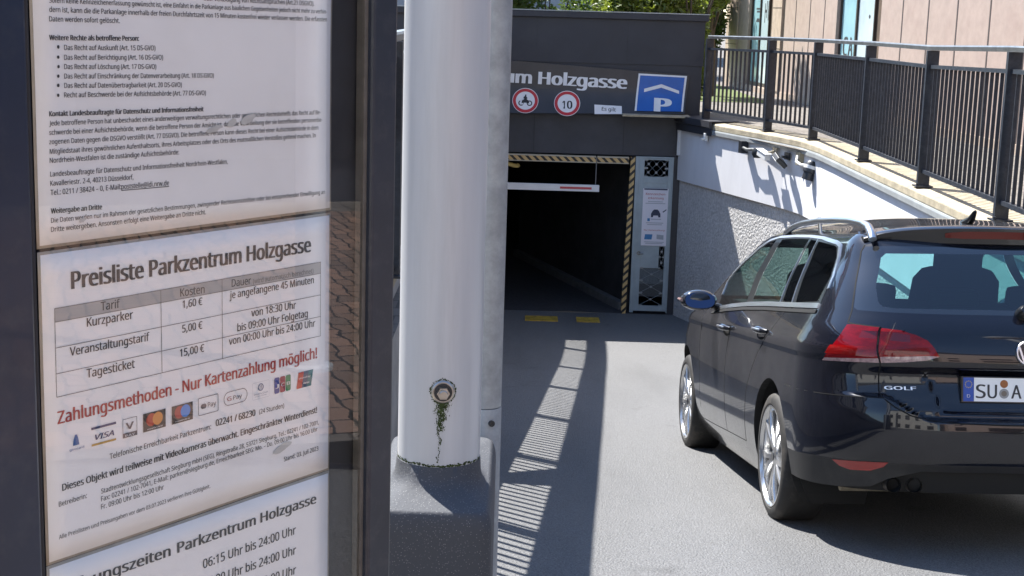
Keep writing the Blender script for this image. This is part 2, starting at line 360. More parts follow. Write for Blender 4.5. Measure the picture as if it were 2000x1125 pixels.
a = MB(); a.prism([(1.60, Y0 + .25), (1.72, Y0 + .25), (.1, Y0 + 5.0), (0, Y0 + 5.0)], (0, 0, -2.9), (1, 0, 0), (0, 1, 0), (0, 0, .2)); ep(a, 'tunnel_kerb', mat('kerb_grey', (.16, .16, .16), .8, var=.2))
a = MB(); a.box((-2.2, Y0, -2.9), (-.62, Y0 + .5, -.472)); ep(a, 'pier', M['slate2'])
a = MB(); a.box((2.30, Y0 + .0, -2.9), (2.449, Y0 + .2, -.472)); ep(a, 'jamb', M['slate'])

# curved sign board
def sgn_y(z):                                            # bowed outwards towards its lower edge
    t = (.84 - z) / .735
    return Y0 - .03 - .05 * t - .20 * max(0, t - .42) ** 1.6
SX = lambda x, z, d=0.0: (x, sgn_y(z) - d, z)
sign = empty('entrance_sign', (.5, Y0, .5), 0, 'bowed dark sign board with white lettering and blue parking emblem over the entrance', 'sign')
def sp(mb, name, m, **k): return wparent(mb.build(name, m, **k), sign)
M['signbrown'] = mat('sign_brown', (.032, .028, .030), .35, var=.15, vscale=5)
M['white'] = mat('sign_white', (.78, .78, .78), .45, var=.04); M['blue'] = mat('sign_blue', (.010, .105, .42), .35, var=.08)
M['red'] = mat('sign_red', (.50, .015, .02), .4); M['black'] = mat('sign_black', (.012, .012, .013), .5)
zs = [.105 + .735 * i / 20 for i in range(21)]
a = MB(); xl, xr = -1.45, lambda z: 2.40 + .058 * (z - .1) / .7
def ztop(x): return .84 - .13 * max(0.0, (x + .1) / 2.56)
n = len(zs)
for z in zs:
    zl, zr_ = z, .163 + (z - .105) / .735 * (.707 - .163)
    a.v += [(xl, sgn_y(z), zl), (.0, sgn_y(z), zl), (xr(z), sgn_y(z), zr_)]
for z in zs:
    zr_ = .163 + (z - .105) / .735 * (.707 - .163)
    a.v += [(xl, Y0 - .002, z), (.0, Y0 - .002, z), (xr(z), Y0 - .002, zr_)]
for i in range(n - 1):
    for j in (0, 1): a.f.append((i*3+j, i*3+j+1, i*3+j+4, i*3+j+3)); a.m.append(0)
    for o_, j in ((0, 0), (0, 2)): a.f.append((i*3+j, i*3+j+3, n*3+i*3+j+3, n*3+i*3+j)); a.m.append(0)
for i in (0, n - 1):
    for j in (0, 1): a.f.append((i*3+j, i*3+j+1, n*3+i*3+j+1, n*3+i*3+j)); a.m.append(0)
sp(a, 'sign_board', M['signbrown'], smooth=True)
def S_at(x, z, d=0.0):                                   # point on the board; the right part is squeezed a little
    if x > 0:
        f = x / 2.43; zt_ = (z - .105) ; zq = .105 + (z - (.105 + .058 * f)) / (.735 - .191 * f) * .735
    else: zq = z
    return (x, sgn_y(zq) - d, z)
L_ = MB(); letter(L_, 'Parkzentrum Holzgasse', (-1.42, .565), (1.554, .491), lambda x, y, d: S_at(x, y, .012), capz=.218, bold=.075); sp(L_, 'lettering', M['white'])
def disc(mb, cx, cz, rx, rz, d, mi=0, n=40, r0=0.0):
    vs = []; 
    for i in range(n):
        t = 2 * math.pi * i / n; vs.append(S_at(cx + rx * math.cos(t), cz + rz * math.sin(t), d))
    if r0 > 0:
        for i in range(n):
            t = 2 * math.pi * i / n; vs.append(S_at(cx + rx * r0 * math.cos(t), cz + rz * r0 * math.sin(t), d))
        mb.add(vs, [(i, (i + 1) % n, n + (i + 1) % n, n + i) for i in range(n)], mi)
    else: mb.add(vs, [tuple(range(n))], mi)
for nm, cx, cz in (('speed_limit_disc', .713, .262), ('motorcycle_ban_disc', .113, .284)):
    a = MB(); disc(a, cx, cz, .188, .177, .010, 0); disc(a, cx, cz, .180, .168, .014, 1, r0=.76)
    if nm[0] == 's': letter(a, '10', (cx - .072, cz - .075), (cx + .072, cz - .072), lambda x, y, d: S_at(x, y, .016), capz=.135, bold=.05, mi=2)
    else:
        for sx in (-1, 1): disc(a, cx + sx * .060, cz - .035, .040, .038, .016, 2, r0=.62)
        pl = [(-.055, -.04), (-.05, .0), (-.015, .022), (-.03, .035), (-.02, .06), (-.008, .058), (-.006, .085), (.012, .085), (.014, .055), (.03, .035), (.018, .02), (.05, .0), (.055, -.04), (.02, -.03), (-.02, -.03)]
        a.add([S_at(cx + q[0], cz + q[1], .017) for q in pl], [tuple(range(len(pl)))], 2)
    sp(a, nm, [M['white'], M['red'], M['black']])
def quadS(mb, pts, d, mi, k=12):
    """bilinear patch on the bowed board; pts = top left, top right, bottom right, bottom left"""
    tl, tr_, br_, bl = pts; vs = []
    for j in range(k + 1):
        t = j / k
        for i in range(5):
            s_ = i / 4; x = (tl[0]*(1-s_)+tr_[0]*s_)*(1-t)+(bl[0]*(1-s_)+br_[0]*s_)*t; z = (tl[1]*(1-s_)+tr_[1]*s_)*(1-t)+(bl[1]*(1-s_)+br_[1]*s_)*t
            vs.append(S_at(x, z, d))
    mb.add(vs, [(j*5+i, j*5+i+1, j*5+i+6, j*5+i+5) for j in range(k) for i in range(4)], mi)
a = MB(); quadS(a, [(1.728, .715), (2.424, .697), (2.378, .195), (1.684, .186)], .012, 0); quadS(a, [(1.752, .688), (2.392, .674), (2.352, .195), (1.712, .186)], .016, 1)
ch = [(1.815, .50), (2.06, .572), (2.318, .485), (2.318, .442), (2.06, .522), (1.815, .452)]
for q in ((0, 1, 4, 5), (1, 2, 3, 4)): quadS(a, [ch[i] for i in q], .020, 0)
letter(a, 'P', (1.985, .188), (2.185, .182), lambda x, y, d: S_at(x, y, .020), capz=.235, bold=.085, mi=0); sp(a, 'parking_emblem', [M['white'], M['blue']])
a = MB(); quadS(a, [(1.105, .257), (1.498, .247), (1.502, .137), (1.11, .125)], .022, 0); letter(a, 'Es gilt', (1.212, .178), (1.412, .170), lambda x, y, d: S_at(x, y, .026), capz=.062, bold=.02, mi=1); sp(a, 'small_plate', [M['white'], M['black']])
a = MB(); a.box((1.50, Y0 - .42, .12), (2.46, Y0 - .05, .145)); sp(a, 'sill_strip', M['coping'])

# ---- hazard-striped edges, limit bar, hook
def stripes(name, c1, c2, sc, axis):
    m = mat(name, c1, .5); nt = m.node_tree; b = nt.nodes['Principled BSDF']
    tc = nt.nodes.new('ShaderNodeTexCoord'); sx = nt.nodes.new('ShaderNodeSeparateXYZ'); nt.links.new(tc.outputs['Object'], sx.inputs[0])
    ad = nt.nodes.new('ShaderNodeMath'); ad.operation = 'ADD'; nt.links.new(sx.outputs[0], ad.inputs[0]); nt.links.new(sx.outputs[2], ad.inputs[1])
    if axis < 0: ad.operation = 'SUBTRACT'
    mu = nt.nodes.new('ShaderNodeMath'); mu.operation = 'MULTIPLY'; mu.inputs[1].default_value = sc; nt.links.new(ad.outputs[0], mu.inputs[0])
    fr = nt.nodes.new('ShaderNodeMath'); fr.operation = 'FRACT'; nt.links.new(mu.outputs[0], fr.inputs[0])
    gt = nt.nodes.new('ShaderNodeMath'); gt.operation = 'GREATER_THAN'; gt.inputs[1].default_value = .56; nt.links.new(fr.outputs[0], gt.inputs[0])
    mx = nt.nodes.new('ShaderNodeMix'); mx.data_type = 'RGBA'; mx.inputs[6].default_value = (*c1, 1); mx.inputs[7].default_value = (*c2, 1)
    nt.links.new(gt.outputs[0], mx.inputs[0]); nt.links.new(mx.outputs[2], b.inputs['Base Color']); return m
M['hazard'] = stripes('hazard_stripes', (.58, .40, .17), (.02, .018, .018), 9.0, 1)
M['hazard2'] = stripes('hazard_stripes_upright', (.58, .40, .17), (.02, .018, .018), 9.0, -1)
M['hazard_edge'] = mat('hazard_edge', (.48, .43, .33), .5)
for x0_, x1_, lab in ((-.60, 1.165, 'long black and yellow striped bumper strip under the lintel'), (1.185, 1.645, 'short black and yellow striped bumper strip beside the gate')):
    e = empty('bumper_strip', (x0_, Y0, -.54), 0, lab, 'bumper', 'striped bumper strips under the lintel')
    a = MB(); a.box((x0_, Y0 - .04, -.578), (x1_, Y0 + .06, -.512)); wparent(a.build('striped_face', M['hazard']), e)
    a = MB(); a.box((x0_, Y0 - .05, -.510), (x1_, Y0 + .06, -.492)); a.box((x0_, Y0 - .045, -.592), (x1_, Y0 + .06, -.580)); wparent(a.build('edge_rail', M['hazard_edge']), e)
a = MB(); a.prism([(1.672, -.49), (1.737, -.49), (1.690, -2.816), (1.622, -2.816)], (0, Y0 - .03, 0), (1, 0, 0), (0, 0, 1), (0, .10, 0))
setp(a.build('striped_upright', M['hazard2']), 'black and yellow striped upright on the right edge of the garage opening', 'hazard post')
lb = empty('limit_bar', (.5, Y0 - .02, -.96), 0, 'white height-limit bar with a red stripe hanging in the garage opening', 'height bar')
a = MB(); a.box((-.60, Y0 - .06, -1.012), (1.228, Y0 + .0, -.914)); wparent(a.build('bar', M['white'], bevel=.006), lb)
a = MB(); a.box((.655, Y0 - .063, -.978), (1.116, Y0 - .0602, -.946)); wparent(a.build('red_stripe', mat('stripe_red', (.55, .08, .09), .5)), lb)
M['cord'] = mat('cord_grey', (.25, .25, .25), .6)
for xx in (1.173, -.4): a = MB(); a.tube([(xx, Y0 - .03, -.51), (xx, Y0 - .03, -.916)], .006, 6); wparent(a.build('hanging_cord', M['cord']), lb)
a = MB(); a.tube([(-.5, Y0 + .25, -.62), (-.15, Y0 + .25, -.655), (-.03, Y0 + .25, -.69), (.03, Y0 + .24, -.695), (.045, Y0 + .23, -.68)], .032, 10)
setp(a.build('yellow_pipe', mat('pipe_yellow', (.75, .58, .22), .5), smooth=True), 'curved pale yellow pipe end inside the top of the garage opening', 'pipe')
# ---- side gate
gate = empty('side_gate', (2.0, Y0, -2.8), 0, 'narrow grey steel side gate with lattice openings right of the garage opening', 'gate')
M['steel'] = mat('gate_steel', (.30, .36, .40), .5, .2, var=.12, vscale=4)
def gp(mb, name, m, **k): return wparent(mb.build(name, m, **k), gate)
a = MB()
a.box((1.745, Y0 - .03, -2.79), (1.80, Y0 + .03, -.478)); a.box((2.285, Y0 - .03, -2.79), (2.298, Y0 + .03, -.478)); a.box((1.802, Y0 - .03, -.50), (2.283, Y0 + .03, -.478)); gp(a, 'gate_frame', M['steel'])
a = MB(); y0, y1 = Y0 - .02, Y0 + .02
a.box((1.802, y0, -2.765), (1.875, y1, -.502)); a.box((2.225, y0, -2.765), (2.283, y1, -.502)); a.box((1.877, y0, -2.765), (2.223, y1, -2.685)); a.box((1.877, y0, -.86), (2.223, y1, -.77)); a.box((1.877, y0, -.525), (2.223, y1, -.503))
a.box((1.877, y0 + .01, -1.79), (2.223, y1 - .01, -.862)); a.box((1.877, y0 + .01, -2.12), (2.145, y1 - .01, -1.792)); gp(a, 'door_leaf', M['steel'])
a = MB()
def lattice(x0, z0, x1, z1, cx, cz):
    dx, dz = (x1 - x0) / cx, (z1 - z0) / cz
    for i in range(cx):
        for j in range(cz):
            for s_ in (0, 1):
                p_ = [(x0 + i*dx, Y0, z0 + (j + s_)*dz), (x0 + (i+1)*dx, Y0, z0 + (j + 1 - s_)*dz)]; a.tube(p_, .0035, 5)
            for q in ((x0 + (i+.5)*dx, z0 + (j+.5)*dz),): a.lathe([(.0, -.012), (.018, -.012), (.018, .012), (0, .012)], 8, M=Matrix.Translation((q[0], Y0, q[1])) @ Matrix.Rotation(rad(90), 4, 'X'))
    for j in range(cz + 1):
        a.box((x0, Y0 - .012, z0 + j*dz - .012), (x0 + .05, Y0 + .012, z0 + j*dz + .012)); a.box((x1 - .05, Y0 - .012, z0 + j*dz - .012), (x1, Y0 + .012, z0 + j*dz + .012))
M['lattice'] = mat('lattice_steel', (.26, .28, .29), .5, .4)
for q in ((1.877, -.77, 2.223, -.525, 3, 2), (1.877, -2.685, 2.223, -2.12, 1, 3), (2.147, -2.12, 2.223, -1.79, 1, 2)): a = MB(); lattice(*q); gp(a, 'lattice', M['lattice'])
for z0_, z1_ in ((-2.36, -2.122), (-2.55, -2.362)):
    a = MB(); a.box((1.879, Y0 + .006, z0_), (2.221, Y0 + .012, z1_)); gp(a, 'mesh_screen', mat('gate_mesh', (.10, .12, .135) if z0_ > -2.4 else (.05, .055, .06), .6, var=.3, vscale=60))
a = MB(); a.tube([(1.845, Y0 - .02, -1.90), (1.845, Y0 - .07, -1.90), (1.91, Y0 - .075, -1.90)], .012, 8); a.lathe([(0, 0), (.03, 0), (.03, .012), (0, .012)], 14, M=Matrix.Translation((1.845, Y0 - .021, -1.90)) @ Matrix.Rotation(rad(90), 4, 'X')); gp(a, 'handle', M['rail_top'], smooth=True)
# notice fixed to the gate
gn = empty('gate_notice', (2.05, Y0 - .03, -1.4), 0, 'white printed notice with red heading and a car picture on the grey side gate', 'notice')
def gnp(mb, name, m): return wparent(mb.build(name, m), gn)
yn = Y0 - .026
def GN(u, v, d=.002): return (1.875 + .362 * u + .006 * (1 - v), yn - d, -1.785 + .845 * v)
a = MB(); a.box((1.872, yn, -1.785), (2.240, yn + .005, -.94)); gnp(a, 'paper', mat('notice_paper', (.72, .70, .76), .5))
M['head_red'] = mat('heading_red', (.42, .06, .08), .6)
for t_, u0, u1, v_, cz_ in (('Kennzeichen-', .10, .92, .885, .048), ('erkennung', .20, .82, .815, .048), ('Nur Kartenzahlung!', .08, .92, .262, .03)):
    a = MB(); letter(a, t_, (u0, v_), (u1, v_), lambda x, y, d: GN(x, y), capz=cz_, bold=.012); gnp(a, 'red_heading', M['head_red'])
M['p_navy'] = mat('print_navy', (.03, .04, .08), .6)
a = MB(); a.add([GN(*q) for q in ((.03, .975), (.97, .975), (.97, .998), (.03, .998))], [(0, 1, 2, 3)]); gnp(a, 'dark_bar', M['p_navy']); a = MB()
car_pl = [(.34, .50), (.34, .56), (.40, .61), (.46, .635), (.60, .635), (.66, .61), (.72, .56), (.72, .50), (.64, .50), (.62, .53), (.44, .53), (.42, .50)]
a.add([GN(*q) for q in car_pl], [tuple(range(len(car_pl)))]); gnp(a, 'car_picture', M['p_navy']); a = MB(); a.add([GN(*q) for q in ((.80, .60), (.95, .645), (.96, .63), (.83, .585))], [(0, 1, 2, 3)]); gnp(a, 'camera_picture', M['p_navy'])
M['p_blue'] = mat('print_blue', (.05, .20, .42), .6); M['p_grey'] = mat('print_grey', (.36, .38, .42), .6)
for q in ([(.2, .43), (.30, .43), (.30, .48), (.2, .48)], [(.10, .11), (.40, .11), (.43, .20), (.13, .20)]): a = MB(); a.add([GN(*t) for t in q], [(0, 1, 2, 3)]); gnp(a, 'blue_picture', M['p_blue'])
for v, u0, u1 in ((.765, .2, .8), (.735, .1, .9), (.46, .34, .75), (.395, .15, .85), (.365, .2, .8), (.06, .1, .9), (.035, .15, .85)): a = MB(); a.add([GN(*t) for t in ((u0, v), (u1, v), (u1, v + .012), (u0, v + .012))], [(0, 1, 2, 3)]); gnp(a, 'print_line', M['p_grey'])
a = MB(); a.add([GN(*t) for t in ((.60, .12), (.88, .11), (.88, .19), (.60, .20))], [(0, 1, 2, 3)]); gnp(a, 'card_picture', M['p_grey'])
# ---- yellow threshold markings
M['yellow'] = mat('yellow_paint', (.46, .30, .04), .6, var=.25, vscale=9, dirt=(.05, .05, .05), dscale=13, damt=1.0)
for x0_, x1_, lab in ((.20, .67, 'wide worn yellow marking on the dark garage threshold'), (.94, 1.27, 'small worn yellow marking on the threshold near the striped upright')):
    a = MB(); a.box((x0_, 20.68, ramp_z(20.8) - .05), (x1_, 21.0, ramp_z(20.8) + .016)); setp(a.build('floor_marking', M['yellow']), lab, 'floor marking', 'yellow floor markings at the threshold')

# ================================================================== devices on the right wall
no = Vector((-.947, -.321, 0)); al = Vector((.321, -.947, 0))
def fl(name, base, lab, cat): return empty(name, base, 0, lab, cat)
def fr(c):                                                # local frame: x along wall, y out, z up
    return Matrix(((al.x, no.x, 0, c[0]), (al.y, no.y, 0, c[1]), (0, 0, 1, c[2]), (0, 0, 0, 1)))
M['cam_white'] = mat('device_white', (.72, .72, .70), .4, var=.05); M['cam_black'] = mat('device_black', (.02, .022, .026), .4); M['lens'] = mat('lens_glass', (.01, .01, .012), .08)
e = fl('wall_bracket', (2.627, 20.496, -.094), 'small white clip bracket on the shaded wall next to the entrance', 'bracket'); F = fr((2.64, 20.53, -.09))
a = MB(); a.box((-.03, 0, -.06), (.03, .05, .05), M=F); wparent(a.build('clip', M['cam_white'], bevel=.006), e)
a = MB(); a.box((-.02, .05, -.045), (.02, .09, -.02), M=F); wparent(a.build('tab', M['cam_white']), e)
e = fl('arm_camera', (3.03, 19.43, -.10), 'black camera on a long horizontal arm, leftmost device under the coping', 'camera'); F = fr((3.025, 19.44, -.10))
a = MB(); a.box((-.045, 0, -.10), (.045, .10, .06), M=F); wparent(a.build('mount', M['cam_black'], bevel=.006), e)
a = MB(); a.tube([F @ Vector(q) for q in ((0, .07, -.02), (.18, .09, -.04), (.36, .09, -.02), (.44, .09, -.03))], .022, 10); wparent(a.build('arm', M['rail_top'], smooth=True), e)
a = MB(); a.lathe([(0, -.07), (.045, -.065), (.07, -.02), (.07, .02), (.045, .06), (0, .065)], 18, M=F @ Matrix.Translation((.47, .09, -.05))); wparent(a.build('dome', M['cam_black'], smooth=True), e)
e = fl('security_camera', (3.25, 18.78, -.13), 'white boxy security camera angled down the ramp below the coping', 'camera'); F = fr((3.27, 18.65, -.13))
a = MB(); a.box((-.05, 0, -.02), (.05, .02, .08), M=F); a.tube([F @ Vector((0, .02, .03)), F @ Vector((-.03, .10, .01))], .016, 8); wparent(a.build('wall_mount', M['coping']), e)
R_ = F @ Matrix.Translation((-.05, .12, -.03)) @ Matrix.Rotation(rad(12), 4, 'Y')
a = MB(); a.box((-.15, -.04, -.036), (.08, .04, .04), M=R_); a.box((-.175, -.05, .041), (.09, .05, .050), M=R_); wparent(a.build('housing', M['cam_white'], bevel=.008), e)
a = MB(); a.lathe([(0, 0), (.03, 0), (.03, .008), (0, .008)], 16, M=R_ @ Matrix.Translation((-.151, 0, 0)) @ Matrix.Rotation(rad(-90), 4, 'Y')); wparent(a.build('lens', M['lens']), e)
e = fl('floodlight', (3.37, 18.45, -.13), 'square black floodlight tilted down between the white camera and the curved arm', 'floodlight'); F = fr((3.375, 18.36, -.15))
a = MB(); a.box((-.02, 0, .0), (.02, .08, .03), M=F); a.box((-.06, 0, -.02), (.06, .02, .07), M=F); wparent(a.build('bracket', M['cam_black']), e)
R_ = F @ Matrix.Translation((0, .11, -.03)) @ Matrix.Rotation(rad(-50), 4, 'X') @ Matrix.Rotation(rad(20), 4, 'Z')
a = MB(); a.box((-.105, -.03, -.085), (.105, .03, .085), M=R_); wparent(a.build('lamp_head', M['cam_black'], bevel=.012), e)
a = MB(); a.box((-.09, .031, -.07), (.09, .036, .07), M=R_); wparent(a.build('front_glass', M['cam_white']), e)
e = fl('spotlight', (3.52, 17.7, -.13), 'black barrel spotlight on a curved white arm, rightmost device under the coping', 'spotlight'); F = fr((3.47, 18.0, -.12))
a = MB(); a.box((-.05, -.02, -.08), (.05, .05, .08), M=F); wparent(a.build('wall_plate', M['coping'], bevel=.006), e)
a = MB(); a.tube([F @ Vector(q) for q in ((0, .05, .03), (.05, .09, -.03), (.20, .11, -.055), (.36, .12, -.045), (.44, .12, -.02))], .018, 10); wparent(a.build('arm', M['cam_white'], smooth=True), e)
R_ = F @ Matrix.Translation((.46, .12, -.07)) @ Matrix.Rotation(rad(18), 4, 'X')
a = MB(); a.lathe([(0, .09), (.06, .085), (.085, .05), (.085, -.05), (.07, -.06), (.07, -.14), (.062, -.14), (.062, -.06), (0, -.055)], 24, M=R_); wparent(a.build('barrel', M['cam_black'], smooth=True), e)
a = MB(); a.lathe([(.088, .03), (.088, -.01), (.0855, -.01), (.0855, .03)], 24, M=R_, closed=True); wparent(a.build('ring', M['cam_white'], smooth=True), e)
# ================================================================== NOTICE CASE in the foreground
BO = Vector((-.33342, 1.02576, 1.14276)); BH = math.atan2(.81689, .57679)
MBD = Matrix.Translation(BO) @ Matrix.Rotation(BH, 4, 'Z')        # local x along the board, y into it, z up
M['case'] = mat('case_paint', (.010, .020, .044), .34, var=.12, vscale=9, dirt=(.10, .10, .10), dscale=40, damt=.18, coat=.2)
M['case2'] = mat('case_upright_paint', (.016, .023, .037), .42, var=.15, vscale=10, dirt=(.12, .12, .12), dscale=60, damt=.2)
M['gasket'] = mat('case_gasket', (.11, .105, .095), .6, var=.3, vscale=30)
M['case_back'] = mat('case_backing', (.020, .022, .027), .7, var=.3, vscale=15)
case = empty('notice_case', None, M=MBD, label='tall dark glazed notice case in the foreground holding printed sheets', cat='notice case')
def cp(mb, name, m, **k): return mb.build(name, m, parent=case, **k)
a = MB(); a.box((-.15, -.0045, -1.14), (-.008, .055, .92)); a.box((-.0078, -.002, -1.14), (-.0032, .03, .92), 1); cp(a, 'upright', [M['case'], M['case_back']], bevel=.003)
a = MB(); a.box((.3425, -.012, -1.14), (.3755, .05, .92)); cp(a, 'upright', M['case2'], bevel=.003)
a = MB(); a.box((.3385, -.0055, -1.0), (.3425, .004, .92)); cp(a, 'gasket', M['gasket'])
a = MB(); a.box((-.0025, .006, -1.0), (.3420, .03, .90)); cp(a, 'back_panel', M['case_back'])
a = MB(); a.box((-.15, -.012, .921), (.3755, .055, .97)); cp(a, 'top_rail', M['case'], bevel=.003)
a = MB(); a.box((-.0075, -.010, -1.14), (.3420, .049, -1.001)); cp(a, 'bottom_rail', M['case'], bevel=.003)
a = MB(); a.quad((-.003, -.0045, -1.0), (.3384, -.0045, -1.0), (.3384, -.0045, .9), (-.003, -.0045, .9)); cp(a, 'glass_pane', glass('case_glass', (.97, .98, .98), .04), fixn=False)
M['paper'] = mat('sheet_paper', (.78, .785, .785), .45, var=.04, vscale=7, dirt=(.70, .69, .66), dscale=9, damt=.4)
M['ink'] = mat('print_ink', (.035, .035, .038), .6); M['ink_grey'] = mat('print_ink_grey', (.16, .155, .15), .6); M['ink_red'] = mat('print_ink_red', (.36, .030, .026), .6)
M['cell_grey'] = mat('table_grey', (.36, .355, .345), .6, var=.05, vscale=30)
M['film'] = mat('laminate_edge', (.30, .27, .22), .3, var=.3, vscale=20)
def sheet(name, z0, z1, label, wx=(-.0005, .2985), wave=.0015):
    """laminated sheet: faintly buckled, rounded corners, its pouch edge a little wider than the paper"""
    e = empty(name, None, M=MBD, label=label, cat='notice', group='laminated sheets in the notice case')
    def surf(x, z): return -.0005 - wave * (0.5 + .5 * noise.noise(Vector((x * 7, z * 7, z0 * 3)))) - .0006
    def slab(x0, x1, za, zb, dy, r, nm, m):
        a = MB(); nx, nz = 16, 14; 
        for j in range(nz + 1):
            for i in range(nx + 1):
                x = x0 + (x1 - x0) * i / nx; z = za + (zb - za) * j / nz
                a.v.append((x, surf(x, z) + dy, z))
        for j in range(nz):
            for i in range(nx): k = j * (nx + 1) + i; a.f.append((k, k + 1, k + nx + 2, k + nx + 1)); a.m.append(0)
        o = a.build(nm, m, parent=e, smooth=True, fixn=False); so_ = o.modifiers.new('thickness', 'SOLIDIFY'); so_.thickness = .0004; so_.offset = -1
        return o
    slab(wx[0] - .0022, wx[1] + .0022, z0 - .0022, z1 + .0022, .0006, .004, 'laminate_edge', M['film'])
    slab(wx[0], wx[1], z0, z1, 0.0, .004, 'paper', M['paper'])
    return e, (lambda x, z, d=0.0: (x, surf(x, z) - .0005 - d, z))
STY = {'th': ('ink', 0, .045), 'c': ('ink', 1.13, .018), 'cb': ('ink', 1.12, .055), 't': ('ink', 1.10, .06), 'm': ('ink', 1.10, .028), 'g': ('ink', 1.10, .014), 'gs': ('ink_grey', 1.1, .006),
       'r': ('ink_red', 1.12, .040), 's': ('ink', 1.12, .012), 'sb': ('ink', 1.12, .045)}
def set_lines(e, fn, lines, groups):
    mbs = {}
    for t, x0, z0, x1, z1, st in lines:
        mname, ky, bold = STY[st]; key = groups.get(st, 'printed_text'); mb = mbs.setdefault((key, mname, t if key in ('bold_heading', 'table_text') else ''), MB())
        letter(mb, t, (x0, z0), (x1, z1), lambda x, y, d: fn(x, y), ky=ky or 1, bold=bold, capz=None if ky else .0108)
    for (key, mname, _), mb in mbs.items(): mb.build(key, M[mname], parent=e, fixn=False)
def rectm(mb, fn, x0, z0, x1, z1, mi=0, d=0.0):
    n = max(1, int((x1 - x0) / .02)); vs = [fn(x0 + (x1 - x0) * i / n, z, d) for z in (z0, z1) for i in range(n + 1)]
    mb.add(vs, [(i, i + 1, n + i + 2, n + i + 1) for i in range(n)], mi)
S1=[
('oder Verteidigung von Rechtsansprüchen (Art.21 DSGVO).', 0.155, 0.4080, 0.2774, 0.4063, 'c'),
('Sofern keine Kennzeichenerfassung gewünscht ist, eine Einfahrt in die Parkanlage aus baulichen Gegebenheiten jedoch nicht mehr zu verhin-', 0.0128, 0.4034, 0.2932, 0.4001, 'c'),
('dern ist, kann die die Parkanlage innerhalb der freien Durchfahrtszeit von 15 Minuten kostenfrei wieder verlassen werden. Die erfassten', 0.0126, 0.3971, 0.2932, 0.3936, 'c'),
('Daten werden sofort gelöscht.', 0.0123, 0.3907, 0.0735, 0.3901, 'c'),
('Weitere Rechte als betroffene Person:', 0.0119, 0.3779, 0.0909, 0.3775, 'cb'),
('•', 0.0182, 0.3697, 0.0201, 0.3697, 'c'),
('•', 0.018, 0.3629, 0.0198, 0.3629, 'c'),
('•', 0.0178, 0.3564, 0.0196, 0.3563, 'c'),
('•', 0.0176, 0.3498, 0.0194, 0.3498, 'c'),
('•', 0.0173, 0.3432, 0.0192, 0.3432, 'c'),
('•', 0.0171, 0.3365, 0.0189, 0.3365, 'c'),
('Das Recht auf Auskunft (Art. 15 DS-GVO)', 0.0241, 0.3711, 0.1065, 0.3705, 'c'),
('Das Recht auf Berichtigung (Art. 16 DS-GVO)', 0.0239, 0.3643, 0.1138, 0.3636, 'c'),
('Das Recht auf Löschung (Art. 17 DS-GVO)', 0.0237, 0.3579, 0.1071, 0.3568, 'c'),
('Das Recht auf Einschränkung der Datenverarbeitung (Art. 18 DS-GVO)', 0.0235, 0.3513, 0.1649, 0.3492, 'c'),
('Das Recht auf Datenübertragbarkeit (Art. 20 DS-GVO)', 0.0233, 0.3448, 0.132, 0.3428, 'c'),
('Recht auf Beschwerde bei der Aufsichtsbehörde (Art. 77 DS-GVO)', 0.023, 0.3382, 0.1565, 0.336, 'c'),
('Kontakt Landesbeauftragte für Datenschutz und Informationsfreiheit', 0.0101, 0.3255, 0.1539, 0.3236, 'cb'),
('Jede betroffene Person hat unbeschadet eines anderweitigen verwaltungsrechtlichen oder gerichtlichen Rechtsbehelfs das Recht auf Be-', 0.0098, 0.319, 0.2863, 0.3162, 'c'),
('schwerde bei einer Aufsichtsbehörde, wenn die betroffene Person der Ansicht ist, dass die Verarbeitung der sie betreffenden personenbe-', 0.0096, 0.3126, 0.2885, 0.3098, 'c'),
('zogenen Daten gegen die DSGVO verstößt (Art. 77 DSGVO). Die betroffene Person kann dieses Recht bei einer Aufsichtsbehörde in dem', 0.0094, 0.3061, 0.2835, 0.3033, 'c'),
('Mitgliedstaat ihres gewöhnlichen Aufenthaltsorts, ihres Arbeitsplatzes oder des Orts des mutmaßlichen Verstoßes geltend machen. In', 0.0096, 0.2993, 0.2802, 0.297, 'c'),
('Nordrhein-Westfalen ist die zuständige Aufsichtsbehörde:', 0.0094, 0.293, 0.1284, 0.2918, 'c'),
('Landesbeauftragte für Datenschutz und Informationsfreiheit Nordrhein-Westfalen,', 0.0095, 0.2834, 0.179, 0.2813, 'c'),
('Kavalleriestr. 2-4, 40213 Düsseldorf,', 0.0093, 0.2769, 0.0836, 0.2759, 'c'),
('Tel.: 0211 / 38424 – 0, E-Mail: ', 0.0093, 0.2703, 0.0719, 0.2696, 'c'),
('poststelle@ldi.nrw.de', 0.0722, 0.2695, 0.118, 0.2689, 'c'),
('Die Daten werden nur im Rahmen der gesetzlichen Bestimmungen, zwingender Rechtsvorschriften oder bei entsprechender Einwilligung an', 0.0091, 0.2507, 0.2917, 0.2479, 'c'),
('Weitergabe an Dritte', 0.0092, 0.2573, 0.0539, 0.2563, 'cb'),
('Dritte weitergeben. Ansonsten erfolgt eine Weitergabe an Dritte nicht.', 0.0089, 0.2442, 0.1551, 0.2431, 'c'),
]
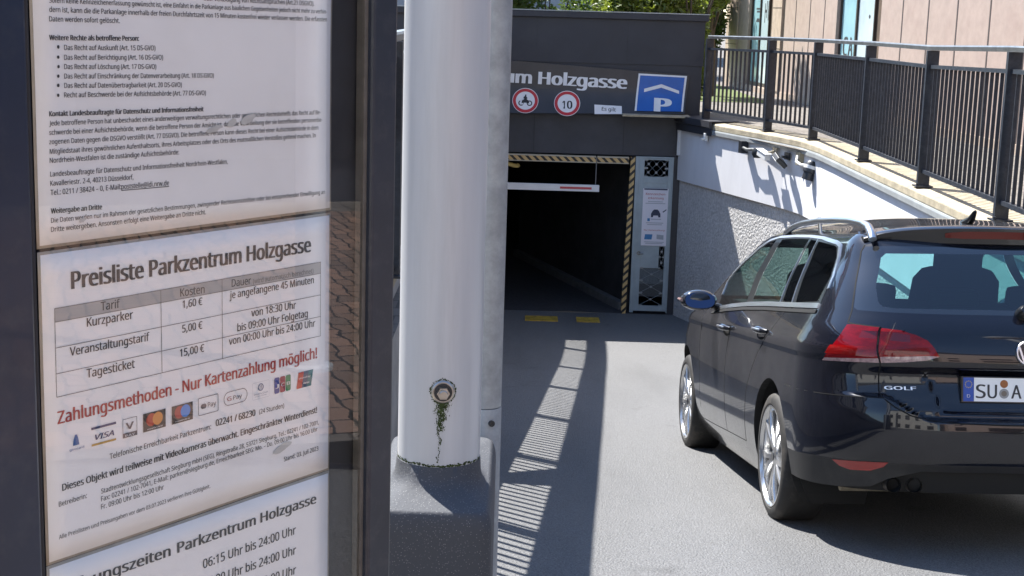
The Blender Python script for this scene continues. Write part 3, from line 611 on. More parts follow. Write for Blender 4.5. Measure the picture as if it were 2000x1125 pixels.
S2=[
('Preisliste Parkzentrum Holzgasse', 0.0252, 0.2011, 0.2745, 0.1994, 't'),
('Tarif', 0.0505, 0.1814, 0.0681, 0.1811, 'g'),
('Kosten', 0.1278, 0.1809, 0.153, 0.1804, 'g'),
('Dauer', 0.1826, 0.1813, 0.204, 0.1808, 'g'),
('(wird automatisch berechnet)', 0.2065, 0.1806, 0.2782, 0.1805, 'gs'),
('Kurzparker', 0.0377, 0.1713, 0.0803, 0.1708, 'm'),
('1,60 €', 0.13, 0.1715, 0.1506, 0.1712, 'm'),
('je angefangene 45 Minuten', 0.1803, 0.1717, 0.2787, 0.1716, 'm'),
('Veranstaltungstarif', 0.0221, 0.1521, 0.0958, 0.1513, 'm'),
('5,00 €', 0.1292, 0.1521, 0.1503, 0.152, 'm'),
('von 18:30 Uhr', 0.2045, 0.1533, 0.2567, 0.1526, 'm'),
('bis 09:00 Uhr Folgetag', 0.1887, 0.1434, 0.2713, 0.1431, 'm'),
('Tagesticket', 0.0365, 0.133, 0.0811, 0.1327, 'm'),
('15,00 €', 0.1266, 0.1331, 0.152, 0.133, 'm'),
('von 00:00 Uhr bis 24:00 Uhr', 0.1792, 0.1336, 0.2807, 0.1332, 'm'),
('Zahlungsmethoden - Nur Kartenzahlung möglich!', 0.0101, 0.1034, 0.2829, 0.1046, 'r'),
('Telefonische Erreichbarkeit Parkzentrum:', 0.0558, 0.0663, 0.1589, 0.0673, 's'),
('02241 / 68230', 0.1642, 0.0685, 0.2086, 0.0681, 'sb'),
('(24 Stunden)', 0.2132, 0.0685, 0.2426, 0.0681, 's'),
('Dieses Objekt wird teilweise mit Videokameras überwacht. Eingeschränkter Winterdienst!', 0.0123, 0.0524, 0.2832, 0.0554, 'sb'),
('Betreiberin:', 0.0088, 0.0412, 0.0338, 0.0416, 's'),
('Stadtentwicklungsgesellschaft Siegburg mbH (SEG), Ringstraße 28, 53721 Siegburg, Tel.: 02241 / 102-7001,', 0.0471, 0.0414, 0.2858, 0.0442, 's'),
('Fax: 02241 / 102-7041, E-Mail: parken@siegburg.de, Erreichbarkeit SEG: Mo. – Do. 09:00 Uhr bis 16:00 Uhr', 0.0469, 0.0354, 0.284, 0.0384, 's'),
('Fr. 09:00 Uhr bis 12:00 Uhr', 0.0467, 0.0292, 0.1082, 0.0294, 's'),
('Stand: 03. Juli 2023', 0.2426, 0.0202, 0.2853, 0.0205, 's'),
('Alle Preislisten und Preisangaben vor dem 03.07.2023 verlieren ihre Gültigkeit.', 0.0081, 0.0163, 0.1573, 0.0181, 's'),
]
S3=[
('Öffnungszeiten', 0.0067, -0.0268, 0.1135, -0.0272, 'th'),
('Parkzentrum Holzgasse', 0.1214, -0.0272, 0.2826, -0.0277, 'th'),
('06:15 Uhr bis 24:00 Uhr', 0.1484, -0.0486, 0.2571, -0.0493, 'm'),
('07:00 Uhr bis 24:00 Uhr', 0.1482, -0.0656, 0.2572, -0.0678, 'm'),
('09:00 Uhr bis 20:00 Uhr', 0.148, -0.0827, 0.2572, -0.0861, 'm'),
]

e1, f1 = sheet('privacy_sheet', .2352, .462, 'topmost laminated sheet, dense printed text on data privacy rights')
set_lines(e1, f1, S1, {'cb': 'bold_heading'})
ul = [l for l in S1 if l[0].startswith('poststelle')][0]
a = MB(); a.add([f1(ul[1], ul[2] - .0012), f1(ul[3], ul[4] - .0012), f1(ul[3], ul[4] - .0007), f1(ul[1], ul[2] - .0007)], [(0, 1, 2, 3)]); a.build('underline', M['ink'], parent=e1, fixn=False)
e2, f2 = sheet('price_sheet', .0008, .2285, 'middle laminated sheet, parking price list with a table and card logos')
set_lines(e2, f2, S2, {'t': 'title', 'r': 'red_heading', 'g': 'table_text', 'gs': 'table_text', 'm': 'table_text'})
a = MB(); rectm(a, lambda x, z, d=0: f2(x, z, -.0002), .0096, .1790, .2876, .1889, 1)
for z, x0, x1 in ((.1889, .0096, .2876), (.1790, .0096, .2876), (.1600, .0096, .2876), (.1409, .0096, .2876), (.1236, .0096, .2876)): rectm(a, f2, x0, z - .0002, x1, z + .0003)
for x in (.0096, .1080, .1720, .2873): rectm(a, f2, x - .0002, .1236, x + .0003, .1889)
a.build('tariff_table', [M['ink_grey'], M['cell_grey']], parent=e2, fixn=False)
# payment marks
def pm(name, c): 
    k = 'p_' + name
    if k not in M: M[k] = mat('logo_' + name, c, .55)
    return M[k]
NAVY, GOLD, GREYD, RED_, ORG, CYB, GRN, DKR, WHT, MID = (.02, .035, .12), (.45, .28, .05), (.10, .09, .10), (.45, .03, .03), (.62, .25, .05), (.05, .22, .60), (.02, .22, .09), (.28, .02, .05), (.72, .72, .72), (.22, .23, .25)
def logo(cols): return MB(), [pm('%d' % (hash(c) % 99991), c) for c in cols]
def discm(mb, fn, cx, cz, r, mi, d, x0=-9, x1=9, n=24, ri=0.0):
    o = [fn(min(x1, max(x0, cx + r * math.cos(2*math.pi*i/n))), cz + r * math.sin(2*math.pi*i/n), d) for i in range(n)]
    if ri: 
        o += [fn(cx + ri * math.cos(2*math.pi*i/n), cz + ri * math.sin(2*math.pi*i/n), d) for i in range(n)]; mb.add(o, [(i, (i+1) % n, n + (i+1) % n, n + i) for i in range(n)], mi)
    else: mb.add(o, [tuple(range(n))], mi)
def frame_m(mb, fn, x0, z0, x1, z1, t, r, mi, d=0.0, n=6):
    def rr(x0, z0, x1, z1, r):
        o = []
        for cx, cz, a0 in ((x1 - r, z0 + r, -90), (x1 - r, z1 - r, 0), (x0 + r, z1 - r, 90), (x0 + r, z0 + r, 180)):
            for i in range(n + 1): an = rad(a0 + 90 * i / n); o.append((cx + r * math.cos(an), cz + r * math.sin(an)))
        return o
    A = rr(x0, z0, x1, z1, r); B_ = rr(x0 + t, z0 + t, x1 - t, z1 - t, max(.0001, r - t)); k = len(A)
    mb.add([fn(*q, d) for q in A] + [fn(*q, d) for q in B_], [(i, (i + 1) % k, k + (i + 1) % k, k + i) for i in range(k)], mi)
def LT(mb, t, x0, z0, x1, cap, mi, bold=.02, shear=0.0, d=.0001): letter(mb, t, (x0, z0), (x1, z0), lambda x, y, dd: f2(x, y, d), capz=cap, bold=bold, shear=shear, mi=mi)
def fin(mb, ms): mb.build('card_logo', ms, parent=e2, fixn=False)
a, ms = logo([(.03, .10, .28), MID]); a.add([f2(.0226, .0842), f2(.0284, .0842), f2(.0278, .0880), f2(.0266, .0922), f2(.0246, .0922), f2(.0233, .0880)], [tuple(range(6))], 0); LT(a, 'girocard', .0195, .0808, .0325, .0020, 0); fin(a, ms)
a, ms = logo([NAVY, GOLD]); rectm(a, f2, .0395, .0925, .0625, .0943, 0); rectm(a, f2, .0395, .0799, .0622, .0815, 1); LT(a, 'VISA', .0428, .0842, .0602, .0052, 0, .03, .25); fin(a, ms)
a, ms = logo([GREYD, WHT]); frame_m(a, f2, .0687, .0796, .0826, .0945, .0004, .0008, 0); rectm(a, f2, .0687, .0796, .0826, .0832, 0); LT(a, 'V', .0717, .0858, .0790, .0066, 0, .03); LT(a, 'PAY', .0710, .0802, .0800, .0022, 1, .01, 0, .0002); fin(a, ms)
for x0, x1, c1, c2, t in ((.0885, .1111, (.42, .05, .02), ORG, 'mastercard'), (.1175, .1394, (.36, .05, .04), CYB, 'maestro')):
    a, ms = logo([(.045, .035, .03), c1, c2, WHT]); rectm(a, f2, x0, .0799, x1, .0945, 0); c = (x0 + x1) / 2
    discm(a, f2, c - .0031, .0885, .0051, 1, .0001); discm(a, f2, c + .0031, .0885, .0051, 2, .0002); LT(a, t, c - .0075, .0811, c + .0075, .0014, 3, .01, 0, .0003); fin(a, ms)
a, ms = logo([GREYD]); frame_m(a, f2, .1453, .0809, .1671, .0956, .0005, .0012, 0); LT(a, 'Pay', .1555, .0862, .1645, .0050, 0, .012)
discm(a, f2, .1502, .0880, .0021, 0, 0); discm(a, f2, .1520, .0880, .0020, 0, .0001); a.add([f2(.1512, .0903), f2(.1520, .0912), f2(.1517, .0903)], [(0, 1, 2)], 0); fin(a, ms)
a, ms = logo([GREYD, (.30, .05, .05)]); frame_m(a, f2, .1731, .0829, .1997, .0946, .0005, .0058, 0); LT(a, 'G', .1770, .0868, .1815, .0044, 1, .012); LT(a, 'Pay', .1835, .0868, .1935, .0044, 0, .008); fin(a, ms)
a, ms = logo([(.08, .12, .22), (.45, .46, .50)]); frame_m(a, f2, .2056, .0817, .2250, .0963, .0002, .0008, 1); discm(a, f2, .2152, .0915, .0032, 0, 0, ri=.0024); rectm(a, f2, .2141, .0898, .2146, .0932, 0); rectm(a, f2, .2158, .0898, .2163, .0932, 0); LT(a, 'Diners Club', .2072, .0855, .2232, .0017, 0, .004); LT(a, 'INTERNATIONAL', .2082, .0838, .2222, .0008, 0, .004); fin(a, ms)
a, ms = logo([(.02, .05, .25), DKR, GRN, WHT])
for k, (x0, x1, t) in enumerate(((.2310, .2370, 'J'), (.2378, .2438, 'C'), (.2446, .2506, 'B'))): frame_m(a, f2, x0, .0822, x1, .0961, .0029, .0014, k); rectm(a, f2, x0 + .001, .0832, x1 - .001, .0951, k); LT(a, t, x0 + .0012, .0874, x1 - .0010, .0036, 3, .02, 0, .0002)
fin(a, ms)
a, ms = logo([(.48, .05, .03), (.03, .07, .13), (.02, .15, .16), WHT])
for k, (xa, xb) in enumerate(((.2576, .2640), (.2640, .2700), (.2700, .2757))): a.add([f2(xa, .0814), f2(xb, .0814), f2(xb + .0027, .0955), f2(xa + .0027, .0955)], [(0, 1, 2, 3)], k)
LT(a, 'UnionPay', .2605, .0895, .2745, .0018, 3, .008); LT(a, '银联', .2655, .0845, .2735, .0030, 3, .01); fin(a, ms)
e3, f3 = sheet('hours_sheet', -.234, -.0042, 'lowest laminated sheet, opening hours list cut off by the frame edge')
set_lines(e3, f3, S3, {'th': 'title'})
# patches where the print has rubbed away
M['worn'] = mat('worn_print', (.50, .50, .48), .5, var=.1, vscale=90)
def worn(e, fn, cx, cz, rx, rz, seed):
    rnd = random.Random(seed); n = 14
    mb = MB(); mb.add([fn(cx + rx * (.7 + .5 * rnd.random()) * math.cos(2*math.pi*i/n), cz + rz * (.7 + .5 * rnd.random()) * math.sin(2*math.pi*i/n) + .25 * rx * math.cos(2*math.pi*i/n), .0003) for i in range(n)], [tuple(range(n))]); mb.build('worn_patch', M['worn'], parent=e, fixn=False)
worn(e1, f1, .1655, .3095, .0085, .0026, 3); worn(e1, f1, .1835, .3135, .006, .0032, 4); worn(e1, f1, .2010, .3150, .0085, .0040, 5); worn(e2, f2, .2400, .0330, .011, .0035, 6); worn(e1, f1, .036, .250, .004, .0016, 8)
# ================================================================== white mast, its plinth and the galvanised post
M['mast'] = mat('mast_paint', (.46, .475, .495), .42, .1, var=.06, vscale=3, stretch=(6, 6, .4), coat=.1, dirt=(.36, .37, .38), dscale=5, damt=.5)
mast = empty('white_mast', (-.145, 3.0, .62), 0, 'thick white metal mast with a steel bolt standing on the dark concrete plinth', 'mast')
def mp_(mb, name, m, **k): return wparent(mb.build(name, m, **k), mast)
a = MB(); a.lathe([(.0, .560), (.0865, .560), (.0865, .622), (.0865, .635), (.0865, 1.4), (.083, 4.5), (.06, 9.0), (0, 9.0)], 64, M=Matrix.Translation((-.144, 3.0, 0))); mp_(a, 'shaft', M['mast'], smooth=True)
F = Matrix.Translation((-.134, 3.0 - .0862, .785)) @ Matrix.Rotation(rad(90), 4, 'X') @ Matrix.Rotation(rad(6), 4, 'Y')
M['bolt'] = mat('bolt_steel', (.42, .41, .39), .34, 1.0, var=.15, vscale=60)
a = MB(); a.lathe([(0, -.01), (.0235, -.01), (.0235, .003), (.021, .005), (0, .005)], 36, M=F); bolt = mp_(a, 'bolt_washer', M['bolt'], smooth=True, angle=25)
a = MB(); a.lathe([(0, .005), (.0185, .005), (.0185, .008), (.0, .008)], 32, M=F, mi=1); a.prism([(.0132*math.cos(rad(60*i)), .0132*math.sin(rad(60*i))) for i in range(6)], F @ Vector((0, 0, .008)), F.to_3x3() @ Vector((1, 0, 0)), F.to_3x3() @ Vector((0, 1, 0)), F.to_3x3() @ Vector((0, 0, .011))); a.lathe([(.0, .019), (.0088, .019), (.0088, .026), (.0075, .028), (0, .028)], 20, M=F)
o = a.build('bolt_nut', [M['bolt'], M['cam_black']], smooth=True, angle=25); o.parent = bolt; o.matrix_parent_inverse = Matrix.Identity(4)
# moss that has run down from the bolt
moss = mat('moss', (.034, .050, .012), .95, var=.6, vscale=80)
a = MB(); rnd = random.Random(2)
for i in range(1100):
    t = min(1.0, rnd.expovariate(3.2)); z = .766 - .13 * t; wd = .0135 * (1 - t) ** 1.5 + .0035
    x = -.1355 - .006 * t + rnd.gauss(0, wd * .42) + .002 * math.sin(z * 260)
    if t > .5 and noise.noise(Vector((x * 120, z * 60, 4))) < .05: continue
    s_ = rnd.uniform(.0004, .0012); ang = math.atan2(x + .144, math.sqrt(max(1e-6, .0866**2 - (x + .144)**2)))
    c = Vector((-.144 + .0870 * math.sin(ang), 3.0 - .0870 * math.cos(ang), z)); tx = Vector((math.cos(ang), math.sin(ang), 0)); k = 5
    a.add([c + tx * (s_ * math.cos(2*math.pi*j/k) * rnd.uniform(.6, 1.2)) + Vector((0, 0, s_ * 1.9 * math.sin(2*math.pi*j/k) * rnd.uniform(.6, 1.2))) for j in range(k)], [tuple(range(k))])
for i in range(160):
    an = rnd.uniform(0, 6.283); r_ = .0245 + abs(rnd.gauss(0, .0012)); x = -.134 + r_ * math.cos(an); z = .785 + r_ * math.sin(an); s_ = rnd.uniform(.0006, .0016); ang = math.atan2(x + .144, math.sqrt(max(1e-6, .0866**2 - (x + .144)**2)))
    c = Vector((-.144 + .0870 * math.sin(ang), 3.0 - .0870 * math.cos(ang), z)); tx = Vector((math.cos(ang), math.sin(ang), 0)); k = 5
    a.add([c + tx * (s_ * math.cos(2*math.pi*j/k)) + Vector((0, 0, s_ * math.sin(2*math.pi*j/k))) for j in range(k)], [tuple(range(k))])
for i in range(200):
    an = rad(rnd.uniform(-100, 80)); z = .626 + abs(rnd.gauss(0, .0022)); c = Vector((-.144 + .0872 * math.sin(an), 3.0 - .0872 * math.cos(an), z)); tx = Vector((math.cos(an), math.sin(an), 0)); s_ = rnd.uniform(.0008, .0022); k = 5
    a.add([c + tx * (s_ * 1.5 * math.cos(2*math.pi*j/k)) + Vector((0, 0, s_ * math.sin(2*math.pi*j/k))) for j in range(k)], [tuple(range(k))])
mp_(a, 'moss_stain', moss, fixn=False)
# plinth: rounded concrete block that rises in a fillet to the mast
M['plinth'] = mat('plinth_concrete', (.20, .195, .185), .8, bump=.12, bscale=140, var=.15, vscale=40)
nt = M['plinth'].node_tree; b = nt.nodes['Principled BSDF']; vo = nt.nodes.new('ShaderNodeTexVoronoi'); vo.inputs['Scale'].default_value = 210; vo.inputs['Randomness'].default_value = 1
tc = nt.nodes.new('ShaderNodeTexCoord'); nt.links.new(tc.outputs['Object'], vo.inputs['Vector'])
rp = nt.nodes.new('ShaderNodeValToRGB'); rp.color_ramp.elements[0].position = .08; rp.color_ramp.elements[0].color = (.22, .22, .215, 1); rp.color_ramp.elements[1].position = .24; rp.color_ramp.elements[1].color = (.052, .055, .063, 1)
nt.links.new(vo.outputs['Distance'], rp.inputs[0]); nt.links.new(rp.outputs[0], b.inputs['Base Color'])
a = MB(); X0, X1, YA, YB = -.275, -.026, 2.80, 3.36; N = 14
def rrect(off, r):
    o = []; x0, x1, y0, y1 = X0 + off, X1 - off, YA + off, YB - off
    for cx, cy, a0 in ((x1 - r, y0 + r, -90), (x1 - r, y1 - r, 0), (x0 + r, y1 - r, 90), (x0 + r, y0 + r, 180)):
        for i in range(9): an = rad(a0 + 90 * i / 8); o.append((cx + r * math.cos(an), cy + r * math.sin(an)))
    q = []
    for i, p_ in enumerate(o):                            # even spacing along the straight sides too
        n_ = o[(i + 1) % len(o)]; k = 16 if i % 9 == 8 else 1
        q += [(p_[0] + (n_[0] - p_[0]) * j / k, p_[1] + (n_[1] - p_[1]) * j / k) for j in range(k)]
    return q
rows = []
for off, z, r in [(0, -.45, .03), (0, .0, .03), (0, .515, .03)] + [(.016 * (1 - math.cos(rad(t))), .515 + .05 * math.sin(rad(t)), .028) for t in range(10, 91, 10)]: rows.append([(x, y, z) for x, y in rrect(off, r)])
last = rows[-1]
for t, z in ((.25, .570), (.5, .576), (.72, .583), (.86, .593), (.94, .606), (1.0, .624)):
    ring = []
    for (x, y, _) in last:
        an = math.atan2(y - 3.0, x + .144); c = (-.144 + .0885 * math.cos(an), 3.0 + .0885 * math.sin(an)); ring.append((x * (1 - t) + c[0] * t, y * (1 - t) + c[1] * t, z))
    rows.append(ring)
rows.append([(-.144 + (x + .144) * .8, 3 + (y - 3) * .8, .627) for x, y, z in rows[-1]])
n = len(rows[0])
for rw in rows: a.v += rw
for i in range(len(rows) - 1):
    for j in range(n): a.f.append((i*n + j, i*n + (j+1) % n, (i+1)*n + (j+1) % n, (i+1)*n + j)); a.m.append(0)
a.f.append(tuple((len(rows)-1)*n + j for j in range(n))); a.m.append(0)
setp(a.build('mast_plinth', M['plinth'], smooth=True, angle=60), 'speckled dark concrete plinth with rounded top under the white mast', 'plinth')
M['galv'] = mat('galvanised_steel', (.30, .315, .325), .6, .35, var=.18, vscale=26, dirt=(.20, .215, .225), dscale=14, damt=.6, rvar=.12)
gpo = empty('galvanised_post', (-.055, 3.43, ramp_z(3.43)), 0, 'grey galvanised steel post standing close behind the white mast', 'post')
a = MB(); a.lathe([(.0375, .62), (.0375, 3.6), (0, 3.6)], 40, M=Matrix.Translation((-.055, 3.43, 0))); wparent(a.build('tube', M['galv'], smooth=True), gpo)
a = MB(); a.lathe([(0, ramp_z(3.43)), (.0385, ramp_z(3.43)), (.0385, .616), (.0375, .618), (0, .618)], 40, M=Matrix.Translation((-.055, 3.43, 0))); wparent(a.build('sleeve', M['galv'], smooth=True), gpo)
F = Matrix.Translation((-.040, 3.43 - .0352, .585)) @ Matrix.Rotation(rad(90), 4, 'X') @ Matrix.Rotation(rad(22), 4, 'Y')
a = MB(); a.lathe([(0.0, .004), (.0035, .004), (.0035, .006), (.0075, .006), (.0075, -.002)], 16, M=F); wparent(a.build('set_screw', M['cam_black'], smooth=True), gpo)
# ================================================================== CAR: one smooth body surface, u round the plan outline, v up the side
def sst(a,b,x):
    t=min(1.0,max(0.0,(x-a)/(b-a)));return t*t*(3-2*t)
ZB=1.425                      # roof edge height
W_=pchip([.15,.20,.26,.33,.45,.60,.75,.85,.885,.905,.96,1.00,1.04,1.10,1.20,1.30,1.37,1.40,1.425],
       [.80,.835,.862,.878,.893,.899,.893,.888,.893,.893,.872,.852,.830,.800,.750,.697,.665,.648,.622])
XR_=pchip([.15,.22,.30,.38,.45,.52,.58,.64,.70,.80,.84,.88,.93,.98,1.03,1.08,1.18,1.28,1.36,1.39,1.425],
        [.22,.14,.09,.055,.018,.004,.0,.004,.02,.045,.048,.046,.054,.07,.095,.13,.20,.275,.34,.368,.405])
XF_=pchip([.15,.25,.40,.55,.70,.78,.86,.93,.99,1.03,1.12,1.22,1.32,1.425],
        [4.35,4.48,4.555,4.562,4.53,4.44,4.30,4.05,3.70,3.56,3.36,3.14,2.90,2.62])
NR_=pchip([.2,.6,.9,1.05,1.2,1.39],[3.6,3.8,4.0,4.6,5.2,5.2])
XA=.58
XB_=pchip([.15,.70,.86,.95,1.0,1.05,1.2,1.425],[3.70,3.70,3.62,3.42,3.25,3.12,2.86,2.35])
U1,U2=.30,.80
def CP(u,v):
    """u: 0 rear centre - .3 rear corner done - .8 front corner begins - 1 front centre; v: height, above ZB the roof cap"""
    z=min(v,ZB);t=max(0.0,min(1.0,(v-ZB)/.6))
    XB=XB_(z);w=W_(z);xr=XR_(z);xf=XF_(z)
    if u<=U1:
        th=u/U1;th=th*math.pi/2;A=XA-xr
        s=math.sin(th);c=math.cos(th);n=NR_(z)
        # blend so that spacing along y is even
        q=u/U1; yy=1-(1-q)**1.7
        yy=min(yy,1.0)
        x=xr+A*(1-max(0.0,1-yy**n)**.5)
        y=w*yy
    elif u<=U2:
        x=XA+(XB-XA)*(u-U1)/(U2-U1);y=w
    else:
        q=(u-U2)/(1-U2);A=xf-XB
        yy=1-q**1.6
        x=XB+A*max(0.0,1-yy**2.6)**.5 if xf>XB else XB
        y=w*yy
        if z>.98:
            x=XB+A*max(0.0,1-yy**4.5)**.5
    d=(x-1.9)/2.4
    y*=1-.02*d*d if x>1.9 else 1-.02*d*d*1.0
    # rear details
    if u<U1 and z<1.0:
        ay=abs(y)
        zs=.612+.095*sst(.40,.62,ay)
        k=1-sst(.60,.80,ay)
        x+=.052*k*sst(zs,zs+.022,z)*(1-sst(.80,.86,z)*.75)
        ye=.335+.075*(z-.65)/.18
        x+=.022*sst(ye+.03,ye,ay)*sst(.640,.665,z)*(1-sst(.825,.842,z))
    if t>0:
        g=1-(1-t)**1.0
        rise=.088*(1-(1-t)**3.2)
        ex=sst(.35,1.1,x)*(1-sst(1.9,2.65,x))
        zc=ZB+rise*(.55+.45*sst(.3,1.3,x))+.014*sst(.4,1.3,x)*sst(0,.5,t)*(1-sst(2.0,2.6,x))
        y=y*(1-g)
        xc=.46+ (x-.372)*.975
        x=x+(max(min(xc,2.55),.42)-x)*g
        z=zc
    return (x,y,z)
CM = Matrix.Translation((2.2444, 6.0621, -.7442)) @ Matrix.Rotation(1.61512, 4, 'Z') @ Matrix.Rotation(.158746, 4, 'Y')
car = empty('parked_car', None, M=CM, label='glossy black estate car with silver roof rails driving down the ramp', cat='car')
def kp(mb, name, m, parent=None, **k): return mb.build(name, m, parent=parent or car, **k)
# materials
def paint():
    m = mat('black_car_paint', (.003, .0035, .008), .20, .0, coat=1.0, spec=.2)
    nt = m.node_tree; b = nt.nodes['Principled BSDF']
    tc = nt.nodes.new('ShaderNodeTexCoord'); n = nt.nodes.new('ShaderNodeTexNoise'); n.inputs['Scale'].default_value = 2.2; n.inputs['Detail'].default_value = 7; n.inputs['Roughness'].default_value = .62
    nt.links.new(tc.outputs['Object'], n.inputs[0])
    r = nt.nodes.new('ShaderNodeMapRange'); r.inputs[1].default_value = .35; r.inputs[2].default_value = .8; r.inputs[3].default_value = .02; r.inputs[4].default_value = .18
    nt.links.new(n.outputs[0], r.inputs[0])
    sx = nt.nodes.new('ShaderNodeSeparateXYZ'); nt.links.new(tc.outputs['Object'], sx.inputs[0])
    g1 = nt.nodes.new('ShaderNodeMapRange'); g1.interpolation_type = 'SMOOTHSTEP'; g1.inputs[1].default_value = .16; g1.inputs[2].default_value = .75; g1.inputs[3].default_value = .10; nt.links.new(sx.outputs[0], g1.inputs[0])
    g2 = nt.nodes.new('ShaderNodeMath'); g2.operation = 'MULTIPLY'; nt.links.new(r.outputs[0], g2.inputs[0]); nt.links.new(g1.outputs[0], g2.inputs[1])   # flanks are dusty, the tailgate wiped clean
    df = nt.nodes.new('ShaderNodeBsdfDiffuse'); df.inputs[0].default_value = (.13, .13, .13, 1)       # a film of road dust
    mx = nt.nodes.new('ShaderNodeMixShader'); out = nt.nodes['Material Output']
    nt.links.new(g2.outputs[0], mx.inputs[0]); nt.links.new(b.outputs[0], mx.inputs[1]); nt.links.new(df.outputs[0], mx.inputs[2]); nt.links.new(mx.outputs[0], out.inputs[0])
    return m
M['paint'] = paint()
M['c_black'] = mat('car_black_trim', (.010, .010, .011), .28, coat=.3); M['c_plastic'] = mat('car_grey_plastic', (.015, .015, .016), .55, var=.2, vscale=14, dirt=(.07, .066, .06), dscale=3, damt=.6)
M['c_chrome'] = mat('car_chrome', (.74, .75, .77), .30, 1.0); M['c_rail'] = mat('car_roof_rail', (.62, .64, .66), .28, 1.0)
M['c_seam'] = mat('car_seam', (.002, .002, .002), .9); M['c_under'] = mat('car_underbody', (.012, .012, .012), .9)
M['c_glass'] = glass('car_glass', (.30, .47, .44), .02); M['c_glass2'] = glass('car_windscreen', (.85, .95, .95), .0)
M['c_tint'] = glass('car_rear_glass', (.30, .62, .63), .07)
M['c_red'] = mat('tail_red', (.16, .002, .005), .10, coat=.5, spec=.2, var=.35, vscale=16, stretch=(.6, 1, 3)); M['c_red2'] = mat('tail_red_bright', (.22, .004, .004), .10, coat=.5, spec=.2, var=.35, vscale=14, stretch=(.6, 1, 3))
M['c_red3'] = mat('tail_red_dark', (.12, .002, .003), .12, coat=.5)
M['c_white'] = mat('tail_clear', (.34, .22, .21), .08, coat=1.0, var=.35, vscale=60); M['c_refl'] = mat('reflector_red', (.26, .010, .008), .15, coat=.8)
M['c_tyre'] = mat('tyre_rubber', (.022, .021, .020), .75, var=.2, vscale=30, dirt=(.14, .12, .10), dscale=6, damt=.5); M['c_rim'] = mat('alloy_silver', (.62, .62, .62), .20, .9, var=.06, vscale=9)
M['c_seat'] = mat('seat_fabric', (.018, .018, .020), .9); M['c_brake'] = mat('brake_disc', (.05, .05, .05), .5, .8)
M['c_mirror'] = mat('mirror_glass', (.055, .07, .12), .03, 1.0)

def ux(x, v): return U1 + (U2 - U1) * (x - XA) / (XB_(min(v, ZB)) - XA)
def u_at_x(x, v):
    lo, hi = .0, .97
    for _ in range(40):
        m_ = (lo + hi) / 2
        if CP(m_, v)[0] < x: lo = m_
        else: hi = m_
    return (lo + hi) / 2
def u_at_y(y, v):
    lo, hi = 0.0, U1
    for _ in range(40):
        m_ = (lo + hi) / 2
        if CP(m_, v)[1] < y: lo = m_
        else: hi = m_
    return (lo + hi) / 2
def CN(u, v, e=1.5e-3):
    a = Vector(CP(min(1, u + e), v)) - Vector(CP(max(0, u - e), v)); b = Vector(CP(u, v + e)) - Vector(CP(u, v - e))
    n = a.cross(b)
    if n.length < 1e-12: return Vector((0, 0, 1))
    n.normalize(); p = Vector(CP(u, v)); c = p - Vector((min(max(p.x, .9), 3.4), 0, .7))
    return n if n.dot(c) > 0 else -n
def inside(p, poly):
    x, y = p; r = False; n = len(poly)
    for i in range(n):
        x1, y1 = poly[i]; x2, y2 = poly[i - 1]
        if (y1 > y) != (y2 > y) and x < (x2 - x1) * (y - y1) / (y2 - y1) + x1: r = not r
    return r
# ---- regions in (u, v)
DLO = [(.700,.990),(.745,1.060),(.778,1.144),(.790,1.223),(.791,1.284),(.777,1.357),(.756,1.397),(.719,1.415),(.618,1.418),(.521,1.414),(.437,1.404),(.345,1.380),(.327,1.368),(.309,1.317),(.290,1.229),(.2854,1.100),(.3947,1.081),(.564,1.050),(.640,1.024)]
def yline(p, q, v): return p[0] + (q[0] - p[0]) * (v - p[1]) / (q[1] - p[1])
BPF = ((ux(2.034, 1.044), 1.044), (.719, 1.413)); BPR = ((ux(1.887, 1.05), 1.050), (ux(1.947, 1.414), 1.414))
BA0 = ((ux(1.245, 1.073), 1.073), (ux(1.335, 1.412), 1.412)); BA1 = ((ux(1.205, 1.075), 1.075), (ux(1.30, 1.411), 1.411))
DD0 = ((ux(1.006, 1.082), 1.082), (ux(1.161, 1.404), 1.404)); DD1 = ((ux(.937, 1.085), 1.085), (ux(1.109, 1.400), 1.400))
i_ = .006
G_front = [(.706,.997),(.748,1.064),(.774,1.144),(.786,1.223),(.786,1.282),(.772,1.352),(.752,1.390),(.722,1.405), (BPF[1][0] , 1.404), (BPF[0][0], 1.052), (.640, 1.031)]
G_rear = [(BPR[0][0], 1.058), (BPR[1][0], 1.406), (.618, 1.409), (.55, 1.407), (BA0[1][0], 1.404), (BA0[0][0], 1.081)]
G_small = [(BA1[0][0], 1.082), (BA1[1][0], 1.403), (DD0[1][0], 1.396), (DD0[0][0], 1.089)]
G_quart = [(DD1[0][0], 1.090), (DD1[1][0], 1.392), (.350, 1.371), (.333, 1.360), (.315, 1.315), (.297, 1.229), (.2935, 1.109)]
E0 = -.02
RGL = [(E0, 1.078), (.08, 1.077), (.1523, 1.079), (.205, 1.084), (.2125, 1.095), (.236, 1.345), (.230, 1.368), (.18, 1.372), (E0, 1.374)]
RIN = [(E0, 1.100), (.150, 1.098), (.168, 1.106), (.1755, 1.125), (.1855, 1.19), (.190, 1.318), (.182, 1.338), (E0, 1.345)]
TLO = [(.2388,.854),(.2237,.910),(.2165,.969),(.2126,1.018),(.2022,1.020),(.1635,1.012),(.1537,.861),(.172,.860)]
TLI = [(.1601,1.010),(.1336,1.003),(.1123,.984),(.0981,.962),(.0894,.932),(.0833,.895),(.0972,.878),(.1206,.868),(.1512,.861)]
TLO_W = [(.2388,.854),(.2345,.868),(.1542,.880),(.1537,.861),(.172,.860)]; TLI_W = [(.1520,.886),(.0905,.897),(.0833,.895),(.0972,.878),(.1206,.868),(.1512,.861)]
TLD1 = [(.1625,.962),(.1640,.992),(.1850,.996),(.1870,.965)]; TLD2 = [(.1180,.952),(.1200,.984),(.1420,.992),(.1440,.958)]
